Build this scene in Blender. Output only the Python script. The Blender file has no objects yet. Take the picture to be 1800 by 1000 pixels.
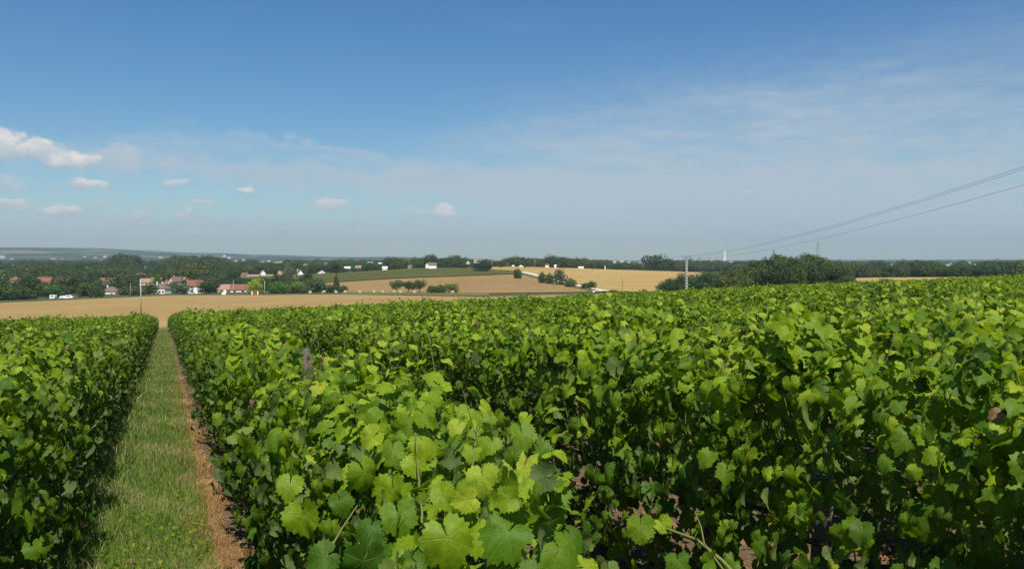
import bpy, bmesh, math, random
import numpy as np
from mathutils import Vector, Matrix
R_ = math.radians
random.seed(7); rng = np.random.default_rng(7)
SC = bpy.context.scene
COL = SC.collection

# ------------------------------------------------------------------ camera, sun, sky, exposure
F, CH = 1498.0, 1.85                         # focal length in photo pixels, eye height
PITCH = math.atan(45 / F)
cam = bpy.data.cameras.new('camera'); camo = bpy.data.objects.new('camera', cam); COL.objects.link(camo)
cam.sensor_width = 36; cam.lens = F / 1800 * 36; cam.clip_start = 0.05; cam.clip_end = 60000
camo.location = (0, 0, CH); camo.rotation_euler = (math.pi / 2 - PITCH, 0, 0)
SC.camera = camo
SUN_AZ, SUN_EL = math.atan2(0.22, -0.975), R_(57)      # azimuth from +Y towards +X
sd = Vector((math.sin(SUN_AZ) * math.cos(SUN_EL), math.cos(SUN_AZ) * math.cos(SUN_EL), math.sin(SUN_EL)))
sl = bpy.data.lights.new('sun', 'SUN'); sl.energy = 4.6; sl.angle = R_(0.53); sl.color = (1.0, 0.94, 0.82)
so = bpy.data.objects.new('sun', sl); COL.objects.link(so)
so.rotation_euler = sd.to_track_quat('Z', 'Y').to_euler(); so.location = (0, 0, 60)
SC.view_settings.view_transform = 'Standard'; SC.view_settings.look = 'None'
SC.view_settings.exposure = 0.45; SC.view_settings.gamma = 1; SC.view_settings.use_curve_mapping = False
cy = SC.cycles
cy.max_bounces = 7; cy.diffuse_bounces = 3; cy.glossy_bounces = 2; cy.transmission_bounces = 5
cy.volume_bounces = 1; cy.transparent_max_bounces = 8; cy.caustics_reflective = False; cy.caustics_refractive = False
cy.sample_clamp_indirect = 4; cy.use_denoising = True
try: cy.denoiser = 'OPENIMAGEDENOISE'; cy.denoising_prefilter = 'ACCURATE'
except Exception: pass

class NT:
    """small helper round a node tree"""
    def __init__(s, t): s.t = t; s.n = t.nodes; s.l = t.links
    def new(s, typ, **kw):
        n = s.n.new(typ)
        for k, v in kw.items(): setattr(n, k, v)
        return n
    def put(s, sock, v):
        if isinstance(v, bpy.types.NodeSocket): s.l.new(v, sock)
        elif v is not None:
            if sock.type == 'RGBA' and len(v) == 3: v = (*v, 1)
            sock.default_value = v
    def m(s, op, a, b=None, c=None, clamp=False):
        n = s.new('ShaderNodeMath', operation=op, use_clamp=clamp)
        for i, v in enumerate((a, b, c)):
            if v is not None: s.put(n.inputs[i], v)
        return n.outputs[0]
    def vm(s, op, a, b=None, scale=None):
        n = s.new('ShaderNodeVectorMath', operation=op)
        s.put(n.inputs[0], a)
        if b is not None: s.put(n.inputs[1], b)
        if scale is not None: s.put(n.inputs['Scale'], scale)
        return n.outputs[0]
    def mix(s, f, a, b, blend='MIX'):
        n = s.new('ShaderNodeMix', data_type='RGBA', blend_type=blend)
        s.put(n.inputs[0], f); s.put(n.inputs[6], a); s.put(n.inputs[7], b)
        return n.outputs[2]
    def noise(s, vec, scale, detail=4, rough=.5, dist=0.0, out=0):
        n = s.new('ShaderNodeTexNoise')
        if vec is not None: s.put(n.inputs['Vector'], vec)
        n.inputs['Scale'].default_value = scale; n.inputs['Detail'].default_value = detail
        n.inputs['Roughness'].default_value = rough; n.inputs['Distortion'].default_value = dist
        return n.outputs[out]
    def ramp(s, f, stops):
        n = s.new('ShaderNodeValToRGB'); s.put(n.inputs[0], f)
        e = n.color_ramp.elements
        while len(e) < len(stops): e.new(0.5)
        for q, (p, c) in zip(e, stops):
            q.position = p; q.color = (*c, 1) if len(c) == 3 else c
        return n.outputs[0]
    def rng(s, v, a, b, c=0.0, d=1.0, smooth=True):
        n = s.new('ShaderNodeMapRange', interpolation_type='SMOOTHSTEP' if smooth else 'LINEAR')
        s.put(n.inputs[0], v)
        for i, q in enumerate((a, b, c, d)): n.inputs[i + 1].default_value = q
        return n.outputs[0]
    def xyz(s, v):
        n = s.new('ShaderNodeSeparateXYZ'); s.put(n.inputs[0], v); return n.outputs
    def comb(s, x, y, z):
        n = s.new('ShaderNodeCombineXYZ')
        for i, v in enumerate((x, y, z)): s.put(n.inputs[i], v)
        return n.outputs[0]

world = bpy.data.worlds.new('World'); SC.world = world; world.use_nodes = True
W = NT(world.node_tree); W.n.clear()
sky = W.new('ShaderNodeTexSky', sky_type='NISHITA', sun_disc=False, sun_elevation=SUN_EL, sun_rotation=SUN_AZ,
            altitude=200, air_density=1.0, dust_density=0.25, ozone_density=2.2)
STR = 0.070
gen = W.new('ShaderNodeTexCoord').outputs['Generated']
gx, gy, gz = W.xyz(gen)[:3]
az = W.m('ARCTAN2', gx, gy); el = W.m('ARCSINE', gz)
dn = W.noise(W.comb(az, W.m('MULTIPLY', el, 1.4), gz), 34, 6, .62, out=1)
dnx, dny, dnz = W.xyz(dn)[:3]
sn = W.noise(W.comb(W.m('MULTIPLY', az, 1.0), W.m('MULTIPLY', el, 7.0), 0.0), 7, 6, .6, .4)
fn = W.noise(W.comb(W.m('MULTIPLY', az, 1.0), W.m('MULTIPLY', el, 5.0), 3.0), 22, 5, .6, .2)
def azel(px, py):
    x, zz = (px - 900) / F, (455 - py) / F
    return math.atan(x), math.atan(zz / math.hypot(1, x))
def blob(px, py, wx, wy, tilt=0.0, soft=1.0, warp=0.02, hard=None):
    a0, e0 = azel(px, py)
    da = W.m('SUBTRACT', W.m('MULTIPLY_ADD', W.m('SUBTRACT', dnx, .5), warp * 2.2, az), a0)
    de = W.m('SUBTRACT', W.m('MULTIPLY_ADD', W.m('SUBTRACT', dny, .5), warp, el), e0)
    if tilt: de = W.m('MULTIPLY_ADD', da, -tilt, de)
    a = W.m('MULTIPLY', da, F / wx); e = W.m('MULTIPLY', de, F / wy)
    r2 = W.m('ADD', W.m('MULTIPLY', a, a), W.m('MULTIPLY', e, e))
    if hard is None:
        return W.m('EXPONENT', W.m('MULTIPLY', r2, -1.0)), e
    return W.rng(r2, 1.15, hard, 0, 1), e
veil = None                                             # thin high cloud
for px, py, wx, wy, t, k in ((760, 318, 420, 26, -.04, .62), (1180, 345, 520, 40, -.03, .75), (1560, 375, 520, 40, 0, .65),
                             (1500, 185, 420, 70, .12, .42), (1250, 225, 300, 80, 0, .30), (1750, 255, 260, 60, .2, .34),
                             (330, 295, 340, 16, -.03, .5), (960, 255, 170, 34, 0, .28), (560, 262, 160, 7, -.13, .45),
                             (130, 385, 360, 12, 0, .34), (480, 400, 600, 14, 0, .3), (340, 250, 110, 12, 0, .4), (1100, 412, 900, 26, 0, .32),
                             (225, 275, 60, 16, 0, .6), (1420, 300, 500, 60, 0, .4)):
    b, _ = blob(px, py, wx, wy, t, warp=.05)
    b = W.m('MULTIPLY', b, k * 1.18)
    veil = b if veil is None else W.m('ADD', veil, b)
general = W.rng(W.noise(W.comb(az, W.m('MULTIPLY', el, 4.0), 9.0), 3.0, 5, .6, .3), .52, .8, 0, .35)
behind = W.rng(gy, .35, -.1, 0, 1)
veil = W.m('ADD', veil, W.m('MULTIPLY', general, W.m('MULTIPLY_ADD', behind, .75, .25)))
veil = W.m('MULTIPLY', veil, W.rng(W.m('ADD', W.m('MULTIPLY', sn, .6), W.m('MULTIPLY', fn, .4)), .36, .64, .5, 1.12), clamp=True)
skyc = sky.outputs[0]
# the photograph's deeper blue: a gentle grade of the whole sky, the same in every direction
hs = W.new('ShaderNodeHueSaturation'); hs.inputs['Saturation'].default_value = 1.22; hs.inputs['Value'].default_value = 1.0
W.put(hs.inputs['Color'], skyc)
hz = W.rng(gz, 0.0, 0.30, 0, 1, smooth=False)
grade = W.ramp(hz, [(0, (.80, .89, .95)), (.25, (.80, .95, 1.0)), (.6, (.70, .92, 1.01)), (1, (.60, .88, 1.06))])
base = W.mix(1.0, hs.outputs[0], grade, 'MULTIPLY')
VE = 1 / STR
base = W.mix(W.m('MULTIPLY', veil, .85), base, (.37 * VE, .42 * VE, .47 * VE))
puffs = None; top = None
scat = W.rng(W.noise(W.comb(W.m('MULTIPLY', az, 1.0), W.m('MULTIPLY', el, 2.6), 2.0), 17, 4, .55), .66, .72, 0, .55)
scat = W.m('MULTIPLY', scat, W.m('MULTIPLY', W.rng(el, .012, .03, 0, 1), W.rng(el, .13, .08, 0, 1)))
for px, py, wx, wy, k in ((8, 252, 34, 22, 1), (75, 262, 44, 17, 1), (135, 282, 46, 12, 1), (160, 324, 34, 9, .9), (15, 322, 34, 12, .55),
                          (12, 362, 34, 9, .75), (120, 371, 38, 11, .9), (62, 367, 40, 6, .5), (245, 380, 26, 8, .85), (330, 375, 14, 9, .85), (306, 322, 28, 6, .7),
                          (355, 355, 20, 7, .7), (438, 332, 14, 8, .9), (582, 357, 38, 10, .8), (735, 371, 26, 7, .6), (780, 374, 28, 10, .95),
                          (470, 371, 12, 5, .45), (648, 372, 30, 8, .3), (1312, 338, 12, 5, .7), (225, 272, 50, 12, .4), (170, 358, 26, 6, .4),
                          (30, 412, 30, 4, .25), (275, 409, 14, 4, .3), (508, 373, 18, 4, .35)):
    b, e = blob(px, py, wx * .95, wy * 1.25, 0, warp=.026, hard=.25)
    b = W.m('MULTIPLY', b, k)
    t = W.m('MULTIPLY', b, W.rng(e, -.9, .7, 0, 1))
    puffs = b if puffs is None else W.m('MAXIMUM', puffs, b)
    top = t if top is None else W.m('MAXIMUM', top, t)
puffs = W.m('MAXIMUM', puffs, scat)
lump = W.rng(W.noise(W.comb(az, W.m('MULTIPLY', el, 1.5), 5.0), 60, 4, .6), .35, .65, .15, 1)
ccol = W.mix(W.m('MULTIPLY', top, W.m('MULTIPLY_ADD', lump, .5, .5)), (.36 * VE, .39 * VE, .43 * VE), (.74 * VE, .68 * VE, .62 * VE))
out = W.mix(W.m('MULTIPLY', puffs, .88), base, ccol)
bg = W.new('ShaderNodeBackground'); W.put(bg.inputs[0], out); bg.inputs[1].default_value = STR
W.l.new(bg.outputs[0], W.new('ShaderNodeOutputWorld').inputs[0])

# ------------------------------------------------------------------ terrain
TH = math.atan(613 / F); CT, ST = math.cos(TH), math.sin(TH)      # direction of the vine rows
def uv2xy(u, v): return u * CT - v * ST, u * ST + v * CT
def xy2uv(x, y): return x * CT + y * ST, -x * ST + y * CT
ROW_END = 100.0
def zpix(py, Z): return CH - (py - 455) / F * Z
ZS = [130, 176, 250, 380, 450, 520, 600, 700, 820, 1000, 1300, 1500, 3000, 4500, 6500, 8500, 16000]
TAB = {  # photo column: image row of the ground at each distance
    -300: [575, 563, 551, 540, 532, 525, 513, 502, 492, 483, 476, 475, 464, 455, 440, 432, 448],
    0:    [566, 557, 546, 534, 527, 518, 509, 500, 491, 483, 476, 475, 464, 455, 439, 434, 448],
    200:  [567, 554, 541, 527, 523, 517, 508, 499, 490, 482, 476, 474, 464, 456, 444, 439, 449],
    300:  [563, 549, 538, 522, 519, 515, 507, 498, 489, 482, 475, 474, 464, 457, 447, 443, 451],
    450:  [551, 543, 532, 521, 517, 512, 503, 496, 488, 481, 474, 473, 463, 458, 450, 448, 453],
    600:  [546, 537, 527, 518, 514, 505, 495, 485, 479, 478, 474, 472, 463, 459, 452, 450, 454],
    760:  [538, 532, 525, 519, 515, 505, 492, 479, 470, 470.5, 471, 470, 463, 459, 455, 453, 456],
    900:  [532, 528, 523, 518, 515, 505, 494, 484, 476.5, 468.5, 469, 469, 463, 460, 457.5, 456.5, 457],
    1050: [524, 521, 519, 516, 513, 507, 499, 492, 484.5, 473, 473, 471, 464, 461, 459, 458, 458],
    1260: [515, 514, 513, 512, 511, 507, 500, 494, 487, 480, 476, 473, 464, 461, 459, 458, 458],
    1500: [506, 504, 502, 500, 498, 494, 489, 485, 483, 480, 475, 473, 464, 461, 459, 458, 458],
    1800: [498, 495, 493, 491, 490, 488, 486, 483, 481, 478, 474, 472, 464, 461, 459, 458, 458],
    2300: [494, 491, 489, 488, 487, 486, 484, 482, 480, 478, 474, 472, 464, 461, 459, 458, 458]}
LZ = np.linspace(math.log(100), math.log(16500), 260); PXG = np.linspace(-300, 2300, 105)
_cols = sorted(TAB); _lz = np.log(ZS)
_t = np.array([np.interp(LZ, _lz, [zpix(p, z) for p, z in zip(TAB[c], ZS)]) for c in _cols])
GRID = np.array([[np.interp(p, _cols, _t[:, j]) for j in range(len(LZ))] for p in PXG])
for _ in range(3):
    GRID[:, 1:-1] = (GRID[:, :-2] + GRID[:, 2:] + 2 * GRID[:, 1:-1]) / 4
    GRID[1:-1] = (GRID[:-2] + GRID[2:] + 2 * GRID[1:-1]) / 4
def sstep(a, b, x):
    t = np.clip((x - a) / (b - a), 0, 1); return t * t * (3 - 2 * t)
def H(x, y):
    x = np.asarray(x, float); y = np.asarray(y, float)
    u, v = xy2uv(x, y)
    r = np.hypot(x, y) + 1e-6
    plane = .0245 * np.clip(u, -120, 170) - .0475 * v - 1.35e-4 * v * np.abs(v)
    a = np.arctan2(x, y); ac = np.clip(a, -.66, .72)
    px = 900 + F * np.tan(ac); lz = np.log(np.maximum(r * np.cos(ac), 101))
    fi = np.clip((px - PXG[0]) / (PXG[1] - PXG[0]), 0, len(PXG) - 1.001); i = fi.astype(int); fi = fi - i
    fj = np.clip((lz - LZ[0]) / (LZ[1] - LZ[0]), 0, len(LZ) - 1.001); j = fj.astype(int); fj = fj - j
    tab = (GRID[i, j] * (1 - fi) + GRID[i + 1, j] * fi) * (1 - fj) + (GRID[i, j + 1] * (1 - fi) + GRID[i + 1, j + 1] * fi) * fj
    mid = -6 - 12 * sstep(200, 700, r)
    k = sstep(.9, 2.4, np.abs(a)); tab = tab * (1 - k) + mid * k
    tab = tab + sstep(5200, 7000, r) * (7 * np.sin(x / 640.0 + 1) + 5 * np.sin(x / 233.0) + 3 * np.sin(x / 97.0))
    w = np.maximum(sstep(101, 138, v), sstep(215, 330, r))
    return plane * (1 - w) + tab * w
def h(x, y): return float(H(x, y))
_ZM = np.exp(np.linspace(math.log(60), math.log(15000), 1600))
def hit(px, py):
    """where the line of sight through a photo pixel meets the ground"""
    x = (px - 900) / F * _ZM
    row = 455 + F * (CH - H(x, _ZM)) / _ZM
    vis = np.minimum.accumulate(row)
    k = int(np.argmax(vis <= py)) if (vis <= py).any() else len(_ZM) - 1
    Z = _ZM[k]
    if k > 0 and vis[k - 1] > vis[k]:
        f = (vis[k - 1] - py) / (vis[k - 1] - vis[k]); Z = _ZM[k - 1] + min(1, max(0, f)) * (_ZM[k] - _ZM[k - 1])
    return (px - 900) / F * Z, Z
def ground_at(px, Z):
    x = (px - 900) / F * Z; return Vector((x, Z, h(x, Z)))
def at(px, py, Z):
    a = Vector(((px - 900) / F, 1, (500 - py) / F)); a = Matrix.Rotation(-PITCH, 3, 'X') @ a
    return Vector((0, 0, CH)) + a * Z

# ------------------------------------------------------------------ object helpers
def tag(o, label=None, cat=None, group=None, kind=None):
    if label: o['label'] = label
    if cat: o['category'] = cat
    if group: o['group'] = group
    if kind: o['kind'] = kind
    return o
def mesh_from(name, verts, faces, mat=None, smooth=False):
    me = bpy.data.meshes.new(name)
    if isinstance(verts, np.ndarray) and isinstance(faces, np.ndarray):
        nf, k = faces.shape
        me.vertices.add(len(verts)); me.vertices.foreach_set('co', verts.astype(np.float32).ravel())
        me.loops.add(nf * k); me.loops.foreach_set('vertex_index', faces.astype(np.int32).ravel())
        me.polygons.add(nf); me.polygons.foreach_set('loop_start', (np.arange(nf) * k).astype(np.int32))
        me.update(calc_edges=True)
    else:
        me.from_pydata([tuple(v) for v in verts], [], [tuple(f) for f in faces]); me.update()
    if mat: me.materials.append(mat)
    if smooth: me.polygons.foreach_set('use_smooth', [True] * len(me.polygons))
    return me
def link(name, me, parent=None, loc=None, rz=None):
    o = bpy.data.objects.new(name, me); COL.objects.link(o)
    if parent is not None: o.parent = parent
    if loc is not None: o.location = loc
    if rz is not None: o.rotation_euler = (0, 0, rz)
    return o
def empty(name, loc, rz=0, **kw):
    o = link(name, None, None, loc, rz); o.empty_display_size = .3
    return tag(o, **kw)
class MB:
    def __init__(s): s.v = []; s.f = []
    def add(s, vs, fs):
        n = len(s.v); s.v += [tuple(v) for v in vs]; s.f += [tuple(i + n for i in f) for f in fs]
    def box(s, c, d, rot=None):
        x, y, z = d[0] / 2, d[1] / 2, d[2] / 2
        vs = [Vector((a * x, b * y, e * z)) for a in (-1, 1) for b in (-1, 1) for e in (-1, 1)]
        if rot is not None: vs = [rot @ v for v in vs]
        s.add([v + Vector(c) for v in vs], [(0, 1, 3, 2), (4, 6, 7, 5), (0, 4, 5, 1), (2, 3, 7, 6), (0, 2, 6, 4), (1, 5, 7, 3)])
    def tube(s, pts, rad, n=6, cap=True):
        pts = [Vector(p) for p in pts]
        if not hasattr(rad, '__len__'): rad = [rad] * len(pts)
        vs = []; prev = None
        for i, p in enumerate(pts):
            t = (pts[min(i + 1, len(pts) - 1)] - pts[max(i - 1, 0)])
            t = t.normalized() if t.length > 1e-9 else Vector((0, 0, 1))
            a = prev if prev is not None else (Vector((1, 0, 0)) if abs(t.x) < .8 else Vector((0, 1, 0)))
            a = (a - t * a.dot(t)).normalized(); b = t.cross(a); prev = a
            for k in range(n):
                q = 2 * math.pi * k / n; vs.append(p + (a * math.cos(q) + b * math.sin(q)) * rad[i])
        fs = [(i * n + k, i * n + (k + 1) % n, (i + 1) * n + (k + 1) % n, (i + 1) * n + k) for i in range(len(pts) - 1) for k in range(n)]
        if cap: fs += [tuple(range(n))[::-1], tuple((len(pts) - 1) * n + k for k in range(n))]
        s.add(vs, fs)
    def mesh(s, name, mat, smooth=False): return mesh_from(name, s.v, s.f, mat, smooth)
    def build(s, name, mat, parent=None, smooth=False): return link(name, s.mesh(name, mat, smooth), parent)
def copy_tree(o, parent=None):
    c = o.copy(); COL.objects.link(c)
    if parent is not None: c.parent = parent
    for ch in o.children: copy_tree(ch, c)
    return c
def fattr(me, name, arr):
    a = me.attributes.new(name, 'FLOAT', 'POINT'); a.data.foreach_set('value', np.asarray(arr, np.float32))

# ------------------------------------------------------------------ materials
def mat(name):
    m = bpy.data.materials.new(name); m.use_nodes = True
    t = NT(m.node_tree); t.n.clear()
    return m, t, t.new('ShaderNodeOutputMaterial')
def principled(t, out, col, rough=.8, spec=.3, bump=None, bstr=.3, bdist=.02):
    p = t.new('ShaderNodeBsdfPrincipled'); t.put(p.inputs['Base Color'], col); t.put(p.inputs['Roughness'], rough)
    p.inputs['Specular IOR Level'].default_value = spec
    if bump is not None:
        b = t.new('ShaderNodeBump'); b.inputs['Strength'].default_value = bstr; b.inputs['Distance'].default_value = bdist
        t.put(b.inputs['Height'], bump); t.l.new(b.outputs[0], p.inputs['Normal'])
    if out is not None: t.l.new(p.outputs[0], out.inputs[0])
    return p
def plain(name, c, rough=.8, var=.25, scale=3, spec=.25, bump=.2):
    m, t, o = mat(name)
    co = t.new('ShaderNodeTexCoord').outputs['Object']
    n = t.noise(co, scale, 5, .6); n2 = t.noise(co, scale * 9, 3, .6)
    k = t.m('MULTIPLY_ADD', t.m('ADD', n, n2), var, 1 - var)
    col = t.vm('SCALE', c, scale=k)
    principled(t, o, col, rough, spec, n2, bump)
    return m

def leaf_material():
    m, t, o = mat('vine_leaf')
    age = t.new('ShaderNodeAttribute', attribute_name='age').outputs['Fac']
    lf = t.new('ShaderNodeAttribute', attribute_name='lid').outputs['Fac']
    rnd = t.new('ShaderNodeObjectInfo').outputs['Random']
    r = t.m('FRACT', t.m('ADD', t.m('MULTIPLY', rnd, 7.31), lf))
    uvn = t.new('ShaderNodeAttribute', attribute_name='luv'); uvv = uvn.outputs['Vector']
    ux, uy, uz = t.xyz(uvv)[:3]
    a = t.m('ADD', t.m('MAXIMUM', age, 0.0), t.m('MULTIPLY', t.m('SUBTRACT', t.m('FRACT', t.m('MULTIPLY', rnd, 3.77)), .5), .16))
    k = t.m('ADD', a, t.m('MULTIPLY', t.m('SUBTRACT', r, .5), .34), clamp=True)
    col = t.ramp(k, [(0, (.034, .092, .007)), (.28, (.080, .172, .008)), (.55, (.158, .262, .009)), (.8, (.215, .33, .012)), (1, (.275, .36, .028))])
    # hue drift between leaves, faint mottling in a leaf
    r2 = t.m('FRACT', t.m('MULTIPLY', r, 13.7))
    col = t.mix(t.m('MULTIPLY', r2, .3), col, t.vm('MULTIPLY', col, (1.3, .98, .6)))
    mot = t.noise(t.vm('ADD', uvv, t.comb(lf, rnd, 0.0)), 5, 4, .6)
    col = t.vm('SCALE', col, scale=t.rng(mot, .3, .7, .82, 1.15))
    spot = t.m('MULTIPLY', t.rng(t.noise(t.vm('ADD', uvv, t.comb(rnd, lf, 2.0)), 9, 3, .6), .66, .70, 0, 1), t.rng(r2, .45, .55, 0, .75))
    col = t.mix(spot, col, (.17, .115, .035))
    blot = t.rng(t.noise(t.vm('ADD', uvv, t.comb(lf, 4.0, rnd)), 1.6, 3, .5), .45, .65, 0, .45)
    col = t.mix(blot, col, t.vm('MULTIPLY', col, (1.2, 1.08, 1.0)))
    # veins
    ang = t.m('ABSOLUTE', t.m('ARCTAN2', ux, uy)); rad = t.m('SQRT', t.m('ADD', t.m('MULTIPLY', ux, ux), t.m('MULTIPLY', uy, uy)))
    dmin = None
    for d in (0, 50, 106):
        q = t.m('MULTIPLY', t.m('ABSOLUTE', t.m('SINE', t.m('SUBTRACT', ang, R_(d)))), rad)
        dmin = q if dmin is None else t.m('MINIMUM', dmin, q)
    main = t.rng(dmin, .008, .026, 1, 0)
    sec = t.m('SINE', t.m('MULTIPLY', t.m('SUBTRACT', rad, t.m('MULTIPLY', dmin, 1.1)), 46))
    secl = t.rng(sec, .88, 1.0, 0, .28)
    vein = t.m('MAXIMUM', main, secl)
    pale = t.mix(.6, col, (.26, .34, .09))
    col = t.mix(t.m('MULTIPLY', vein, .38), col, pale)
    geo = t.new('ShaderNodeNewGeometry').outputs['Backfacing']
    under = t.mix(.55, col, (.16, .20, .09))
    colf = t.mix(geo, col, under)
    dry = t.rng(age, -.3, -.6, 0, 1)
    dcol = t.mix(mot, (.22, .10, .045), (.36, .24, .12))
    colf = t.mix(dry, colf, dcol)
    pet = t.new('ShaderNodeAttribute', attribute_name='pet').outputs['Fac']
    colf = t.mix(pet, colf, t.mix(r2, (.20, .22, .06), (.26, .12, .06)))
    bmp = t.m('ADD', t.m('MULTIPLY', vein, -.5), t.m('MULTIPLY', mot, .8))
    p = principled(t, None, colf, t.mix(geo, (.50,) * 3, (.8,) * 3), .22, bmp, .45, .004)
    tr = t.new('ShaderNodeBsdfTranslucent')
    tc = t.vm('MULTIPLY', col, (1.6, 1.6, .4)); tc = t.mix(dry, tc, t.vm('SCALE', dcol, scale=.5))
    t.put(tr.inputs[0], tc)
    mx = t.new('ShaderNodeMixShader'); mx.inputs[0].default_value = .36
    t.l.new(p.outputs[0], mx.inputs[1]); t.l.new(tr.outputs[0], mx.inputs[2]); t.l.new(mx.outputs[0], o.inputs[0])
    return m
M_LEAF = leaf_material()
M_CANE = plain('green_cane', (.15, .16, .045), .6, .4, 20)
M_BARK = plain('vine_bark', (.13, .095, .065), .95, .5, 25, .1, .8)
M_GREYWOOD = plain('weathered_wood', (.20, .18, .155), .9, .5, 14, .1, .7)
M_WIRE = plain('galvanised_wire', (.30, .30, .29), .5, .3, 5)
M_CABLE = plain('dark_cable', (.06, .06, .06), .6, .2, 1)
M_CONC = plain('concrete', (.40, .39, .355), .85, .35, 1.5)
M_WHITEW = plain('white_render', (.86, .84, .78), .85, .12, .6)
M_FARW = plain('far_render', (.42, .42, .40), .85, .12, .1)
M_CREAM = plain('cream_render', (.62, .52, .38), .85, .2, .6)
M_STONE = plain('stone_wall', (.40, .35, .28), .9, .35, 1.2)
M_ROOF_OR = plain('orange_tiles', (.235, .112, .062), .85, .4, 1.1)
M_ROOF_RED = plain('red_tiles', (.21, .088, .058), .85, .4, 1.1)
M_ROOF_BR = plain('brown_tiles', (.17, .115, .095), .85, .4, 1.1)
M_ROOF_PK = plain('pale_tiles', (.30, .19, .14), .85, .4, 1.1)
M_GLASS = plain('window_dark', (.03, .035, .04), .2, .1, 2, .5)
M_SHUT = plain('shutter_paint', (.25, .16, .10), .7, .2, 2)
M_WPAINT = plain('white_paint', (.78, .78, .76), .4, .08, 2, .5)
M_RUBBER = plain('dark_rubber', (.03, .03, .03), .8, .1, 2)
M_STRAWB = plain('straw_bale', (.52, .42, .24), .95, .35, 6, .1, .8)

def crown_material():
    m, t, o = mat('tree_foliage')
    oi = t.new('ShaderNodeObjectInfo'); rnd = oi.outputs['Random']
    g = t.new('ShaderNodeNewGeometry')
    lf = t.new('ShaderNodeAttribute', attribute_name='lid').outputs['Fac']
    n = t.noise(t.new('ShaderNodeTexCoord').outputs['Object'], .7, 3, .6)
    col = t.ramp(rnd, [(0, (.024, .056, .016)), (.2, (.050, .082, .020)), (.4, (.026, .058, .026)), (.6, (.066, .094, .022)), (.75, (.034, .066, .024)), (.9, (.056, .070, .036)), (1, (.10, .115, .026))])
    k = t.m('MULTIPLY', t.m('MULTIPLY_ADD', lf, .9, .8), t.rng(n, .3, .7, .75, 1.25))
    col = t.vm('SCALE', t.vm('MULTIPLY', col, oi.outputs['Color']), scale=k)
    p = principled(t, None, col, .7, .2)
    tr = t.new('ShaderNodeBsdfTranslucent'); t.put(tr.inputs[0], t.vm('MULTIPLY', col, (1.5, 1.6, .7)))
    mx = t.new('ShaderNodeMixShader'); mx.inputs[0].default_value = .22
    t.l.new(p.outputs[0], mx.inputs[1]); t.l.new(tr.outputs[0], mx.inputs[2]); t.l.new(mx.outputs[0], o.inputs[0])
    return m
M_CROWN = crown_material()
M_TRUNK = plain('tree_bark', (.11, .085, .06), .95, .4, 4)

def ground_material():
    m, t, o = mat('rough_ground')
    co = t.new('ShaderNodeNewGeometry').outputs['Position']
    n1 = t.noise(co, .0016, 6, .6, .6); n2 = t.noise(co, .012, 5, .6); n3 = t.noise(co, .4, 5, .65)
    vor = t.new('ShaderNodeTexVoronoi', feature='F1'); t.put(vor.inputs['Vector'], t.vm('MULTIPLY', co, (1, .7, 0))); vor.inputs['Scale'].default_value = .0028
    cr, cg, cb = t.xyz(vor.outputs['Color'])[:3]
    wood = t.mix(n2, (.018, .040, .018), (.040, .062, .026))
    field = t.mix(cg, (.20, .17, .10), (.07, .09, .04))
    isf = t.m('MULTIPLY', t.rng(cr, .70, .74, 0, 1), t.rng(n1, .42, .52, 0, 1))
    far = t.mix(isf, wood, field)
    # high far slopes to the left are open farmland
    z = t.xyz(co)[2]
    near = t.mix(n3, (.045, .065, .022), (.10, .105, .045))
    d = t.vm('LENGTH', co); dist = t.new('ShaderNodeVectorMath', operation='LENGTH'); t.put(dist.inputs[0], co)
    f = t.rng(dist.outputs['Value'], 900, 1800, 0, 1)
    col = t.mix(f, near, far)
    principled(t, o, col, .95, .1, n3, .5, .3)
    return m
def field_material(name, c1, c2, stripe=None, period=6.0, sstr=.12, rough_scale=.25, big=.02, tram=None):
    m, t, o = mat(name)
    co = t.new('ShaderNodeNewGeometry').outputs['Position']
    n1 = t.noise(co, big, 5, .6); n2 = t.noise(co, rough_scale, 6, .7); n3 = t.noise(co, rough_scale * 8, 3, .7)
    k = t.m('ADD', t.m('MULTIPLY', n1, .45), t.m('ADD', t.m('MULTIPLY', n2, .4), t.m('MULTIPLY', n3, .15)))
    col = t.mix(t.rng(k, .36, .64, 0, 1), c1, c2)
    if stripe is not None:
        nx, ny = -stripe[1], stripe[0]
        x, y, z = t.xyz(co)[:3]
        s = t.m('ADD', t.m('MULTIPLY', x, nx), t.m('MULTIPLY', y, ny))
        s = t.m('ADD', s, t.m('MULTIPLY', n1, period * .35))
        w = t.m('SINE', t.m('MULTIPLY', s, 2 * math.pi / period))
        w2 = t.m('SINE', t.m('MULTIPLY', s, 2 * math.pi / (period * .31)))
        kk = t.m('ADD', t.m('MULTIPLY', t.rng(w, .2, .95, 0, 1), .7), t.m('MULTIPLY', t.rng(w2, .3, .9, 0, 1), .3))
        col = t.vm('SCALE', col, scale=t.m('SUBTRACT', 1.0, t.m('MULTIPLY', kk, sstr)))
    principled(t, o, col, .95, .08, n2, .4, .05)
    return m

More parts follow.
